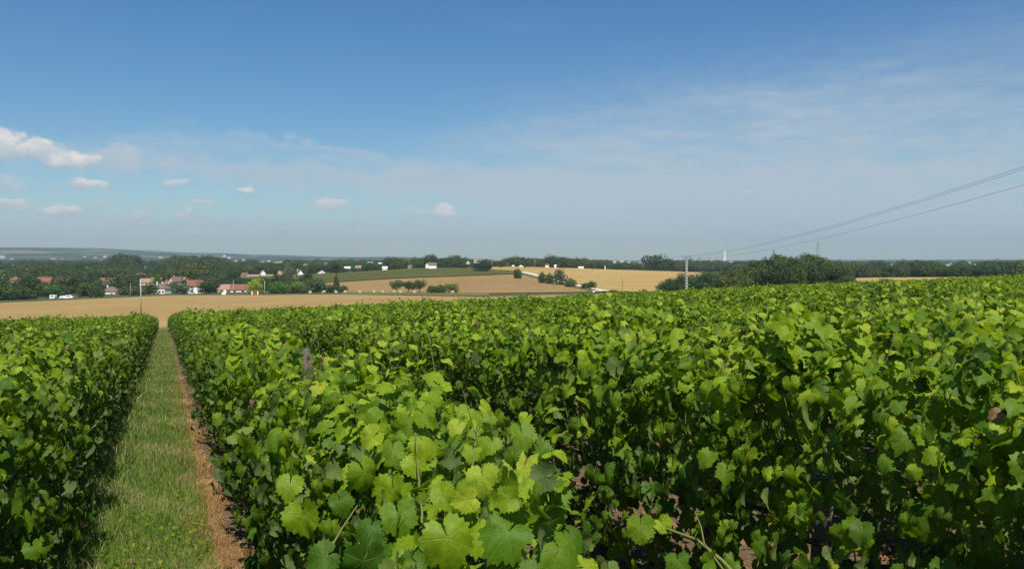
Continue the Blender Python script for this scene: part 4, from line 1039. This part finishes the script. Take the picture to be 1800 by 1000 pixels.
# village edge, mid left
spec = [
 (604, 513, 501.5, 445, 'bush', 'dark', 15, 'dark rounded bush at the right end of the village edge'),
 (591, 512, 480, 447, 'conifer', 'dark', 15, 'tall narrow dark conifer by the hillside field'),
 (578, 512, 500, 450, 'bush', 'n', 20, 'green bush left of the tall narrow conifer'),
 (556, 513, 489, 455, 'low', 'grey', 34, 'grey green rounded tree left of the tall conifer'),
 (541, 514, 480, 470, 'round', 'dark', 17, 'dark upright tree behind the grey green rounded tree'),
 (521, 514, 495, 450, 'low', 'bright', 28, 'bright green rounded tree right of the dark conifer'),
 (534, 515, 500, 446, 'bush', 'light', 20, 'yellow green bush beside the grey green tree'),
 (505, 515, 500, 448, 'bush', 'n', 20, 'mid green bush between two bright green trees'),
 (485, 516, 496, 446, 'low', 'bright', 26, 'bright green rounded tree right of the bright pole'),
 (449, 517, 491, 444, 'low', 'bright', 32, 'largest bright green rounded tree beside the red roof'),
 (466, 516, 496, 452, 'round', 'n', 18, 'green tree hidden behind the bright pole'),
 (484, 512, 477, 500, 'conifer', 'dark', 22, 'dark conifer behind the bright green trees'),
 (497, 510, 482, 520, 'round', 'dark', 20, 'dark tree right of the dark conifer'),
 (372, 516, 489, 500, 'round', 'n', 30, 'dull green tree right of the white gabled house'),
 (360, 517, 494, 470, 'low', 'n', 26, 'low tree at the corner of the white gabled house'),
 (345, 505, 465, 560, 'low', 'olive', 50, 'big olive coloured tree behind the white gabled house'),
 (318, 517, 500, 480, 'low', 'grey', 34, 'grey purple tree in front of the brown roofed house'),
 (304, 512, 495, 520, 'bush', 'olive', 24, 'olive bush right of the dark roofed white house'),
 (277, 505, 483, 580, 'round', 'bright', 14, 'light green tree above the orange roof'),
 (262, 517, 500, 500, 'low', 'dark', 30, 'dark tree left of the white house with two chimneys'),
 (240, 520, 502, 480, 'bush', 'n', 30, 'green bush behind the arched arm pole'),
 (218, 520, 503, 490, 'bush', 'olive', 20, 'dull bush right of the hip roofed white house'),
 (170, 522, 492, 490, 'round', 'grey', 20, 'bluish upright tree left of the hip roofed white house'),
 (150, 524, 497, 480, 'round', 'olive', 24, 'olive tree left of the bluish upright tree'),
 (126, 505, 481, 560, 'round', 'purple', 20, 'dark purple tree above the orange roof'),
 (108, 520, 485, 520, 'round', 'olive', 34, 'brownish green tree right of the red roof'),
 (95, 522, 502, 470, 'low', 'bright', 32, 'bright green bushy tree above the white caravan'),
 (75, 523, 497, 480, 'round', 'dark', 26, 'dark tree left of the bright green bushy tree'),
 (50, 524, 486, 490, 'round', 'dark', 40, 'broad dark tree between the two tiled roofs'),
 (24, 515, 497, 540, 'low', 'bright', 34, 'bright green tree below the cream walled house'),
 (8, 528, 505, 450, 'bush', 'olive', 50, 'brownish bush at the left edge by the stubble field'),
 (44, 529, 508, 445, 'bush', 'dark', 44, 'dark hedge bush along the stubble field'),
 (22, 531, 513, 440, 'bush', 'dark', 40, 'low dark bush nearest the stubble field'),
 (-20, 530, 500, 440, 'low', 'n', 60, 'leafy tree cut by the left edge of the picture'),
 (410, 502, 480, 640, 'round', 'dark', 24, 'dark tree behind the long red roof'),
 (845, 475, 458, 760, 'low', 'dark', 28, 'dark tree in front of the pale house on the ridge'),
 (858, 476, 463, 760, 'round', 'dark', 14, 'small dark tree right of the dark ridge tree'),
 (910, 479, 472, 640, 'bush', 'dark', 15, 'small round bush where the chalk track meets the crop'),
 (953, 487, 478, 580, 'bush', 'n', 15, 'leftmost bush beside the chalk track'),
 (966, 490, 480, 570, 'bush', 'n', 16, 'second bush beside the chalk track, left of the largest'),
 (984, 494, 476, 560, 'low', 'dark', 26, 'largest dark rounded bush beside the chalk track'),
 (1003, 499, 489, 530, 'bush', 'light', 22, 'light green bush right of the largest dark bush'),
 (1030, 505, 496.5, 500, 'bush', 'dark', 18, 'low dark bush left of the track end'),
 (1040, 506, 494, 500, 'bush', 'dark', 18, 'low dark bush with pointed top near the track end'),
 (1078, 516, 510, 440, 'bush', 'n', 16, 'small bush at the foot of the wheat field'),
 (1133, 516, 511, 430, 'bush', 'n', 10, 'tiny bush left of the copse'),
 (1153, 477, 449.5, 1060, 'low', 'n', 44, 'great round tree on the skyline left of the power pole'),
 (1175, 477, 455, 1080, 'round', 'dark', 26, 'dark tree right of the great round skyline tree'),
 (1557, 497, 490, 480, 'bush', 'olive', 22, 'lone brownish bush at the edge of the small wheat field'),
 (910, 469, 453, 1080, 'low', 'dark', 44, 'broad dark tree left of the white tent shaped house'),
 (930, 469, 455, 1100, 'low', 'dark', 30, 'dark tree right of the broad ridge tree'),
 (968, 470, 451, 1080, 'low', 'dark', 36, 'dark tree behind the small white house on the ridge'),
 (985, 470, 452, 1100, 'low', 'dark', 30, 'dark tree on the ridge left of the white gables'),
 (1000, 470, 455, 1100, 'low', 'dark', 28, 'smaller dark tree just left of the white gables'),
 (1371, 470, 450, 640, 'round', 'n', 36, 'tall leafy tree standing above the left half of the copse'),
 (1392, 470, 452, 600, 'round', 'n', 24, 'second tall tree above the copse, right of the first'),
 (1421, 470, 449.5, 560, 'low', 'n', 34, 'tall rounded tree at the top right of the copse'),
]
for px, pb, pt, Z, kd, ti, w, lab in spec:
    tree(px, pb, pt, Z, kd, ti, w, lab, name='bush' if kd == 'bush' else ('conifer' if kd == 'conifer' else 'tree'))
HS = [
 dict(px=196, pb=521, Z=520, w=9.6, d=8, wh=3.0, rh=3.0, rot=-8, wall=M_WHITEW, roof=M_ROOF_BR, label='white bungalow with brown hip roof and a white chimney', hip=True, chim=1, win=2),
 dict(px=283, pb=517, Z=505, w=8.6, d=8, wh=3.4, rh=3.0, rot=-6, wall=M_WHITEW, roof=M_ROOF_BR, label='white house with dark hip roof and two white chimneys', hip=True, chim=2, win=4),
 dict(px=342, pb=516.5, Z=490, w=8.5, d=9, wh=4.6, rh=3.2, rot=28, wall=M_WHITEW, roof=M_ROOF_RED, label='tall white gabled house with bright orange red roof and balcony', win=2),
 dict(px=398, pb=515.5, Z=520, w=9, d=8, wh=2.4, rh=2.9, rot=5, wall=M_CREAM, roof=M_ROOF_PK, label='left half of the long low house, with duller brick roof', win=2),
 dict(px=420, pb=516, Z=510, w=9.5, d=8, wh=2.4, rh=3.0, rot=14, wall=M_WHITEW, roof=M_ROOF_RED, label='right half of the long low house, with red roof and pale gable', win=2),
 dict(px=27, pb=500, Z=640, w=8, d=8, wh=2.8, rh=3.0, rot=-4, wall=M_CREAM, roof=M_ROOF_OR, label='cream house with orange roof at the far left of the village', win=2, hip=True),
 dict(px=79, pb=501, Z=640, w=11, d=8, wh=2.6, rh=3.1, rot=0, wall=M_CREAM, roof=M_ROOF_RED, label='house with long dull red roof above the dark trees', win=3),
 dict(px=137, pb=505, Z=600, w=6.5, d=7, wh=2.4, rh=2.6, rot=20, wall=M_CREAM, roof=M_ROOF_OR, label='small orange roof between the trees left of the white bungalow', win=1),
 dict(px=198, pb=501, Z=640, w=7, d=7, wh=2.5, rh=2.8, rot=-15, wall=M_CREAM, roof=M_ROOF_OR, label='orange roof just above the white bungalow', win=2),
 dict(px=180, pb=500, Z=650, w=4, d=6, wh=2.5, rh=2.5, rot=10, wall=M_CREAM, roof=M_ROOF_RED, label='sliver of reddish roof left of the orange roof above the bungalow', win=1),
 dict(px=257, pb=503, Z=610, w=8, d=7, wh=2.7, rh=2.7, rot=-5, wall=M_CREAM, roof=M_ROOF_PK, label='house with pinkish roof behind the arched arm pole', win=2),
 dict(px=276, pb=503, Z=600, w=7, d=7, wh=2.8, rh=3.2, rot=0, wall=M_STONE, roof=M_ROOF_OR, label='vivid orange roof beside the pinkish roof', win=1),
 dict(px=298, pb=506, Z=580, w=5, d=6, wh=2.6, rh=2.6, rot=-10, wall=M_CREAM, roof=M_ROOF_OR, label='low orange roof right of the white house with two chimneys', win=1),
 dict(px=309, pb=504, Z=575, w=6, d=8, wh=3.6, rh=3.0, rot=-25, wall=M_CREAM, roof=M_ROOF_BR, label='tan gabled stone house with white chimney', gable_front=True, chim=1, win=1),
 dict(px=324, pb=503, Z=590, w=9, d=7, wh=3.2, rh=3.0, rot=-4, wall=M_STONE, roof=M_ROOF_PK, label='brown roofed house joined to the tan gabled one', win=2),
 dict(px=431, pb=490, Z=850, w=6, d=7, wh=3.0, rh=3.0, rot=-14, wall=M_WHITEW, roof=M_ROOF_RED, label='small white house with pink roof behind the bright green trees', win=1),
 dict(px=412, pb=491, Z=860, w=7.5, d=6, wh=1.8, rh=.8, rot=0, wall=M_WHITEW, roof=M_WPAINT, label='low white shed with flat pale roof behind the long red roof', win=1),
 dict(px=448, pb=490, Z=860, w=12, d=6, wh=2.0, rh=2.2, rot=4, wall=M_STONE, roof=M_ROOF_PK, label='long low house with greyish pink roof, left of its pale gable', win=2),
 dict(px=462, pb=487, Z=870, w=5, d=7, wh=3.8, rh=3.0, rot=24, wall=M_WHITEW, roof=M_STONE, label='pale gabled house end above the long low roof', gable_front=True, win=1),
 dict(px=474, pb=490, Z=860, w=9, d=6, wh=2.2, rh=2.0, rot=-4, wall=M_STONE, roof=M_ROOF_PK, label='low house with greyish roof left of the dark conifer', win=1),
 dict(px=496, pb=487, Z=860, w=7.5, d=7, wh=2.6, rh=3.2, rot=0, wall=M_STONE, roof=M_ROOF_PK, label='grey stone house with white chimney right of the dark conifer', chim=1, win=1),
 dict(px=526, pb=487, Z=840, w=5.5, d=8, wh=3.6, rh=3.4, rot=32, wall=M_WHITEW, roof=M_ROOF_BR, label='white gabled house with brown roof left of the bright triangular gable', gable_front=True, chim=1, win=1),
 dict(px=565, pb=483.5, Z=860, w=7.5, d=7, wh=1.6, rh=2.6, rot=0, wall=M_WHITEW, roof=M_WPAINT, label='house showing a bright white triangular gable above the crop field', gable_front=True, win=0),
 dict(px=611, pb=474, Z=1150, w=8, d=7, wh=2, rh=2, rot=0, wall=M_WHITEW, roof=M_WPAINT, label='small pale house just beyond the left of the crop field', win=1),
 dict(px=631, pb=473.5, Z=1160, w=9, d=7, wh=2.6, rh=2.4, rot=-12, wall=M_CREAM, roof=M_ROOF_PK, label='cream house beside a white one beyond the crop field', win=2),
 dict(px=677, pb=474, Z=900, w=5, d=5, wh=1.8, rh=1.4, rot=0, wall=M_WHITEW, roof=M_WPAINT, label='white hut at the crest of the crop field', win=0),
 dict(px=721, pb=471, Z=1020, w=5, d=5, wh=1.8, rh=1.5, rot=0, wall=M_STONE, roof=M_ROOF_OR, label='tiny orange hut left of the white ridge house', win=0),
 dict(px=761, pb=470.3, Z=800, w=6.8, d=6, wh=2.4, rh=2.1, rot=0, wall=M_WHITEW, roof=M_ROOF_BR, label='white house with brown roof standing on the crest of the crop field', win=0),
 dict(px=752.5, pb=469.8, Z=812, w=3.2, d=6, wh=2.4, rh=2.0, rot=-12, wall=M_WHITEW, roof=M_ROOF_BR, label='white gabled wing at the left of the ridge house', gable_front=True, win=0),
 dict(px=651, pb=464, Z=1900, w=11, d=8, wh=3.0, rh=1.0, rot=0, wall=M_WHITEW, roof=M_WPAINT, label='long white roofed building among the far trees', win=0),
 dict(px=669, pb=466, Z=1700, w=8, d=8, wh=3, rh=1.5, rot=0, wall=M_WHITEW, roof=M_WPAINT, label='small white building right of the long white one', win=0),
 dict(px=839, pb=464, Z=1300, w=11, d=8, wh=4.0, rh=2.6, rot=8, wall=M_WHITEW, roof=M_ROOF_PK, label='large pale house above the dark ridge tree', win=3),
 dict(px=823, pb=466, Z=1250, w=5, d=7, wh=4.0, rh=2.6, rot=0, wall=M_CREAM, roof=M_ROOF_BR, label='narrow cream house left of the dark ridge tree', gable_front=True, win=1),
 dict(px=877, pb=460.5, Z=1800, w=12, d=8, wh=3.0, rh=2, rot=0, wall=M_CREAM, roof=M_ROOF_PK, label='distant cream house left of the broad ridge tree', win=2),
 dict(px=916, pb=470, Z=1010, w=6, d=6, wh=1.0, rh=2.1, rot=0, wall=M_WHITEW, roof=M_WPAINT, label='white tent shaped house gable on the ridge', gable_front=True, win=0),
 dict(px=902, pb=470, Z=1020, w=2.5, d=4, wh=1.4, rh=1, rot=0, wall=M_WHITEW, roof=M_WPAINT, label='tiny white hut left of the tent shaped gable', win=0),
 dict(px=961.5, pb=469.5, Z=1030, w=4.4, d=5, wh=2.4, rh=1.4, rot=0, wall=M_WHITEW, roof=M_ROOF_RED, label='small white house with reddish roof on the ridge', win=0),
 dict(px=976, pb=469.5, Z=1040, w=2.5, d=4, wh=1.6, rh=1, rot=0, wall=M_WHITEW, roof=M_WPAINT, label='little white hut right of the reddish roofed ridge house', win=0),
 dict(px=1021, pb=472, Z=1010, w=6.2, d=4, wh=1.4, rh=.7, rot=0, wall=M_WHITEW, roof=M_WPAINT, label='low white barn at the top of the wheat field', win=0),
]
FARH = [(5, 454, 14), (22, 456.5, 6), (95, 456.5, 14), (110, 457, 5), (24, 468, 10), (150, 453, 7), (169, 454, 6), (185, 453, 7), (283, 454, 10), (255, 472, 5), (395, 452, 6), (403, 455, 7), (415, 460, 6), (428, 459, 7), (461, 462, 9), (473, 461, 7), (487, 463, 14), (495, 463, 8),
        (537, 467, 9), (573, 465, 8), (1080, 463, 7), (1093, 462, 8), (1106, 463, 7), (1125, 463, 6), (1140, 463, 7), (1285, 462, 7), (1568, 467, 6), (1665, 468, 7), (1670, 465, 6), (1704, 464, 5), (1714, 467, 6), (870, 459.5, 9), (1250, 457, 9)]
CLIPS = [(d['px'], d['pb'] - 2.5, d['Z'], d['w'] * .5 * F / d['Z']) for d in HS] + [(a, b - .8, ground_house(a, b), c / 2) for a, b, c in FARH] + [(448, 516, 432, 8), (393, 515, 445, 6), (93, 522, 433, 8), (116, 521, 437, 14), (1063.5, 472, 990, 2)]
# the copse on the right
g = random.Random(5)
for i in range(64):
    px = 1160 + 340 * (i + g.random()) / 64
    tp = np.interp(px, [1155, 1200, 1262, 1320, 1345, 1375, 1400, 1425, 1460, 1485, 1505], [495, 486, 478, 469, 457, 452, 455, 451, 458, 469, 487]) + g.uniform(-3, 3)
    lay = i % 3; Z = (300, 340, 390)[lay] + g.uniform(-12, 12)
    tree(px, 510, tp + (14, 6, 0)[lay], Z, g.choice(['low', 'low', 'round']), g.choice(['dark', 'dark', 'n', 'n', 'olive']), g.uniform(24, 38),
         'one of the crowded dark trees of the copse right of the power pole', 'trees of the copse', 'copse_tree', trunk=True)
for i in range(9):
    tree(1380 + i * 13 + g.uniform(-4, 4), 508, 499 + g.uniform(-2, 2), 285, 'bush', 'olive', 26, 'one of the brownish scrub bushes along the front of the copse', 'scrub before the copse', 'scrub_bush')
# village trees, told apart only as a crowd
for i in range(70):
    px = g.uniform(-40, 620); Z = math.exp(g.uniform(math.log(520), math.log(900)))
    if px > 560 and Z < 760: continue
    tree(px, 500, 455 + F * (19 - g.uniform(7, 13)) / Z, Z, g.choice(['round', 'low', 'low', 'round', 'tall', 'conifer']) if g.random() < .8 else 'round', g.choice(['n', 'dark', 'n', 'olive', 'blue', 'light', 'dark']), None,
         'one of the many dark trees crowded round the village roofs on the left', 'trees round the village', 'village_tree', clip=True)
# woods beyond
P, S, IX, RZ = [], [], [], []
SRC = [c for c, _ in TREE['round']] + [c for c, _ in TREE['low']] + [c for c, _ in TREE['conifer']]
def wood(n, px0, px1, Z0, Z1, h0, h1, skip=None, wide=1.0):
    for _ in range(n):
        px = g.uniform(px0, px1); Z = math.exp(g.uniform(math.log(Z0), math.log(Z1)))
        if skip and skip(px, Z): continue
        x = (px - 900) / F * Z; ht = g.uniform(h0, h1) * g.choice((.7, .85, 1, 1, 1.1, 1.3)); i = g.choice([0, 1, 2, 3, 4, 5, 6, 7, 8, 5, 6, 7, 8]) if g.random() > .06 else 9 + g.randrange(2)
        wp = ht * .5 * F / Z
        ht = clip_height(px, Z, ht, wp)
        if ht < 1.5: continue
        w = ht * g.uniform(.8, 1.15) * wide * (1.0 if i < 5 else (.8 if i < 9 else .9))
        P.append((x, Z, h(x, Z) - .4)); S.append((w, w, ht)); IX.append(i); RZ.append(g.uniform(0, 6.28))
def skipL(px, Z):
    return (px > 430 and Z < 830 + max(0, px - 600) * .3) or (px < 430 and Z < 545) or (395 < px < 440 and Z < 640)
wood(1500, -150, 860, 545, 1000, 7, 12, skipL)
wood(1900, -200, 900, 900, 2000, 8, 13, lambda a, b: a > 600 and b < 960)
wood(1300, -200, 900, 1900, 2600, 8, 13, None, 1.5)
wood(900, -200, 900, 2600, 4200, 5, 8, None, 2.4)
wood(70, 190, 264, 1420, 1500, 20, 22)
wood(90, 290, 395, 1420, 1500, 17, 20)
wood(900, 860, 1330, 1090, 1500, 7, 12); wood(700, 860, 2000, 1500, 2600, 8, 13, None, 1.4); wood(600, 860, 2000, 2600, 4200, 5, 8, None, 2.4)
wood(1500, 1270, 2050, 640, 1100, 6.5, 9.5, lambda a, b: 1330 > a and b < 1150 - (a - 1270) * 2); wood(500, 1440, 2050, 600, 660, 7, 9.5)
wood(160, 480, 560, 455, 520, 4, 6.5, lambda a, b: False); wood(110, 330, 480, 540, 600, 4, 7)
wood(120, -150, 180, 452, 540, 5, 8); wood(60, 180, 460, 500, 545, 3.5, 5)
ob = instancer('woodland', P, np.array(RZ), S, IX, SRC); tag(ob, 'dark woodland covering the valley and the far plain to the horizon', 'woodland')

# ------------------------------------------------------------------ houses
def house(px, pb, Z, w, d, wh, rh, rot=0, wall=None, roof=None, label='', hip=False, chim=0, win=3, gable_front=False, group=None, name='house', lift=0):
    """w along the front, d deep, wh wall height, rh roof height; front faces the camera when rot = 0"""
    x = (px - 900) / F * Z; zg = h(x, Z); z0 = CH - (pb - 455) / F * Z
    found = max(.5, z0 - zg + .5)
    t = empty(name, (x, Z, z0), R_(rot), label=label, cat='house', group=group)
    m = MB(); m.box((0, 0, (wh - found) / 2), (w, d, wh + found))
    o = .35; e = wh
    if not hip:
        if gable_front:
            for s in (-1, 1): m.add([(-w / 2, s * d / 2, e), (w / 2, s * d / 2, e), (0, s * d / 2, e + rh)], [(0, 1, 2) if s < 0 else (0, 2, 1)])
        else:
            for s in (-1, 1): m.add([(s * w / 2, -d / 2, e), (s * w / 2, d / 2, e), (s * w / 2, 0, e + rh)], [(0, 1, 2) if s > 0 else (0, 2, 1)])
    m.build('wall', wall, t)
    r = MB(); th = .18
    if hip:
        q = min(d / 2, w / 2.4); a = [(-w / 2 - o, -d / 2 - o, e + .01), (w / 2 + o, -d / 2 - o, e + .01), (w / 2 + o, d / 2 + o, e + .01), (-w / 2 - o, d / 2 + o, e + .01), (-w / 2 + q, 0, e + rh), (w / 2 - q, 0, e + rh)]
        r.add(a, [(0, 1, 5, 4), (2, 3, 4, 5), (1, 2, 5), (3, 0, 4), (3, 2, 1, 0)])
    else:
        W2, D2 = (d / 2 + o, w / 2 + o) if gable_front else (w / 2 + o, d / 2 + o)
        k = rh / ((w if gable_front else d) / 2)
        for s in (-1, 1):
            vs = [(-W2, s * D2, e - o * k + .03), (W2, s * D2, e - o * k + .03), (W2, 0, e + rh + .03), (-W2, 0, e + rh + .03)]
            vs += [(a, b, c + th) for a, b, c in vs]
            if gable_front: vs = [(b, -a, c) for a, b, c in vs]
            r.add(vs, [(0, 1, 2, 3), (7, 6, 5, 4), (0, 4, 5, 1), (1, 5, 6, 2), (2, 6, 7, 3), (3, 7, 4, 0)])
    ro = r.build('roof', roof, t)
    for i in range(chim):
        c = MB(); cx = (-w * .3 + i * w * .38); c.box((cx, .3, e + rh + .1), (.7, .55, 1.5)); c.box((cx, .3, e + rh + .92), (.85, .7, .14)); c.build('chimney', wall, ro)
    for i in range(win):
        wx = -w / 2 + w * (i + .5) / win
        for fl in range(1 if wh < 4.2 else 2):
            wz = 1.55 + fl * 2.6
            q = MB(); q.box((wx, -d / 2 - .012, wz), (.75, .06, 1.1)); wn = q.build('window', M_GLASS, t)
            if Z < 700:
                q = MB()
                for s in (-1, 1): q.box((wx + s * .56, -d / 2 - .035, wz), (.34, .05, 1.1))
                q.build('shutter', M_SHUT, wn)
    return t
for hd in HS: house(**hd)
for i, px in enumerate((1016, 1024, 1032, 1041, 1047)):
    house(px, 464.5 - .2 * i, 1500, 8.2, 8, 2.6, 2.6, 0, M_WHITEW, M_ROOF_BR, '%s of the five white gabled houses in a row beyond the wheat field' % ['leftmost', 'second from left', 'middle', 'second from right', 'rightmost'][i], gable_front=True, win=1, group='row of white gabled houses')
g2 = random.Random(77)
for i, (px, pb, wpx) in enumerate(FARH):
    Z = ground_house(px, pb); w = wpx * .7 / F * Z; k = Z / F
    house(px, pb, Z, w, 8, max(2.4, 1.7 * k) if g2.random() < .7 else max(3.2, 2.4 * k), max(1.8, 1.3 * k), g2.uniform(-12, 12), M_FARW if g2.random() < .6 else M_CREAM, g2.choice([M_FARW, M_ROOF_PK, M_ROOF_BR, M_ROOF_PK]),
          'one of the tiny pale houses scattered through the distant woods', win=0, group='tiny far houses', name='far_house')

# red-brown shed between white pillars at the field edge
b = ground_at(448, 432); t = empty('garden_shed', b, 0, label='small dark red shed between two white pillars at the field edge', cat='shed')
m = MB(); m.box((0, 1.2, .85), (2.2, 2.2, 1.9)); m.build('door_panel', plain('brick_red', (.28, .10, .06), .9, .3, 2), t)
for s in (-1, 1): m = MB(); m.box((s * 1.45, 0, .85), (.55, .5, 1.9)); m.build('pillar', M_WHITEW, t)
m = MB(); m.box((0, 1.2, 1.92), (3.0, 2.6, .2)); m.build('roof', M_ROOF_BR, t)
b = ground_at(393, 445); t = empty('garden_wall', b, 0, label='pale low wall and steps at the field edge left of the red roofed house', cat='wall')
m = MB(); m.box((0, 0, .5), (2.2, .4, 1.1)); m.box((.4, .5, 1.7), (1.2, .5, 1.4)); m.build('masonry', M_WHITEW, t)
# caravan and white car at the edge of the field
b = ground_at(93, 433); t = empty('caravan', b, 0, label='boxy white caravan parked at the edge of the stubble field', cat='caravan')
m = MB(); m.add([(-1.3, -1, .45), (1.0, -1, .45), (1.35, -1, 1.5), (1.3, -1, 2.35), (-1.4, -1, 2.35), (-1.45, -1, 1.2)] + [(-1.3, 1, .45), (1.0, 1, .45), (1.35, 1, 1.5), (1.3, 1, 2.35), (-1.4, 1, 2.35), (-1.45, 1, 1.2)],
    [(0, 1, 2, 3, 4, 5), (11, 10, 9, 8, 7, 6)] + [(i, i + 6, (i + 1) % 6 + 6, (i + 1) % 6) for i in range(6)]); m.build('body', M_WPAINT, t)
m = MB(); m.box((-.1, -1.01, 1.65), (1.3, .04, .55)); m.build('window', M_GLASS, t)
for s in (-1, 1): m = MB(); m.tube([(-.1, s * .85, .33), (-.1, s * 1.02, .33)], .33, 12); m.build('wheel', M_RUBBER, t)
m = MB(); m.box((1.7, 0, .45), (1.2, .1, .08)); m.build('tow_bar', M_CABLE, t)
b = ground_at(116, 437); t = empty('white_van', b, .12, label='long white van with sloping nose parked right of the caravan', cat='van')
pr = [(-3.0, .4), (3.1, .4), (3.3, 1.0), (2.6, 1.35), (1.9, 2.0), (.2, 2.1), (-.4, 1.55), (-1.2, 1.75), (-2.6, 1.6), (-3.1, 1.2)]
m = MB(); k = len(pr); m.add([(a, -.95, c) for a, c in pr] + [(a, .95, c) for a, c in pr], [tuple(range(k)), tuple(range(2 * k - 1, k - 1, -1))] + [(i, i + k, (i + 1) % k + k, (i + 1) % k) for i in range(k)]); m.build('body', M_WPAINT, t)
m = MB(); m.box((1.2, -.96, 1.65), (1.2, .04, .5)); m.build('window', M_GLASS, t)
for sx in (-2, 2.1):
    for s in (-1, 1): m = MB(); m.tube([(sx, s * .8, .36), (sx, s * .98, .36)], .36, 12); m.build('wheel', M_RUBBER, t)
# white roadside wall at the end of the track
b = ground_at(1052, 432); t = empty('low_wall', b, R_(4), label='low pale wall at the foot of the chalk track', cat='wall'); m = MB(); m.box((0, 0, .45), (6, .4, .95)); m.box((0, 0, .97), (6.1, .5, .1)); m.build('masonry', M_WHITEW, t)
b = ground_at(1063.5, 990); t = empty('white_monument', b, 0, label='slim white marker at the edge of the wheat field', cat='marker'); m = MB(); m.box((0, 0, 1.6), (1.0, 1.0, 3.4)); m.add([(-.5, -.5, 3.3), (.5, -.5, 3.3), (.5, .5, 3.3), (-.5, .5, 3.3), (0, 0, 5.4)], [(0, 1, 4), (1, 2, 4), (2, 3, 4), (3, 0, 4)]); m.build('shaft', M_WPAINT, t)
# round bales
bal = MB(); bal.tube([(0, -.62, .72), (0, -.6, .72), (0, .6, .72), (0, .62, .72)], [.68, .74, .74, .68], 18)
bme = bal.mesh('hay_bale', M_STRAWB)
BL = [(545, 'leftmost'), (569, 'second'), (590, 'third'), (607, 'fourth'), (632, 'fifth'), (657, 'sixth'), (672, 'seventh')]
for px, nm in BL:
    b = ground_at(px, 436); o = link('hay_bale', bme, None, b - Vector((0, 0, .05)), random.uniform(-.6, .6)); tag(o, '%s round straw bale from the left along the field edge' % nm, 'hay bale', 'round straw bales')
for px, lb in ((693, 'round straw bale under the leftmost field tree'), (704, 'round straw bale right of the leftmost field tree'), (728, 'round straw bale under the pair of field trees'), (795, 'round straw bale under the right end of the low clump')):
    b = ground_at(px, 437); o = link('hay_bale', bme, None, b - Vector((0, 0, .05)), random.uniform(-.6, .6)); tag(o, lb, 'hay bale', 'round straw bales')

# ------------------------------------------------------------------ cooling tower and its steam, far off
TZ = 7600; tb = ground_at(1273, TZ)
t = empty('cooling_tower', tb, 0, label='distant white cooling tower standing on the horizon', cat='cooling tower')
m = MB(); n = 40; ring = []
for k in range(15):
    f = k / 14; r = 16 * math.sqrt(.75 + .35 * (f - .7) ** 2); ring.append(((0, 0, f * 92), r))
m.tube([p for p, r in ring], [r for p, r in ring], n, False); m.build('shell', M_WHITEW, t, True)
def steam_mat(name, dens):
    m, t_, o = mat(name); v = t_.new('ShaderNodeVolumePrincipled'); v.inputs['Color'].default_value = (.95, .95, .96, 1); v.inputs['Density'].default_value = dens; v.inputs['Anisotropy'].default_value = .2
    t_.l.new(v.outputs[0], o.inputs['Volume']); return m
m = MB(); m.tube([(0, 0, 0), (1, 0, 25), (6, 0, 60), (14, 0, 105), (10, 0, 150), (16, 0, 175)], [13, 12, 10, 8, 9, 4], 14); o = link('steam', m.mesh('steam', steam_mat('steam', .02), True), None, tb + Vector((0, 0, 88)))
tag(o, 'faint white steam rising straight up from the cooling tower', 'steam', kind='stuff')
t = empty('reactor_building', ground_at(1251, TZ), 0, label='low pale building beside the distant cooling tower', cat='building')
m = MB(); m.box((0, 0, 9), (44, 30, 18)); m.tube([(0, 0, 0), (0, 0, 28), (0, 0, 36), (0, 0, 40)], [13, 13, 9, 3], 20); m.build('dome', M_CONC, t)

# ------------------------------------------------------------------ air
m, t_, o_ = mat('haze_air'); v = t_.new('ShaderNodeVolumePrincipled'); v.inputs['Color'].default_value = (.64, .81, .97, 1); v.inputs['Density'].default_value = 8.5e-5; v.inputs['Anisotropy'].default_value = .25
t_.l.new(v.outputs[0], o_.inputs['Volume'])
mb = MB(); mb.box((0, 0, 145), (29000, 29000, 420)); hz_ = mb.build('haze', m); tag(hz_, kind='stuff')
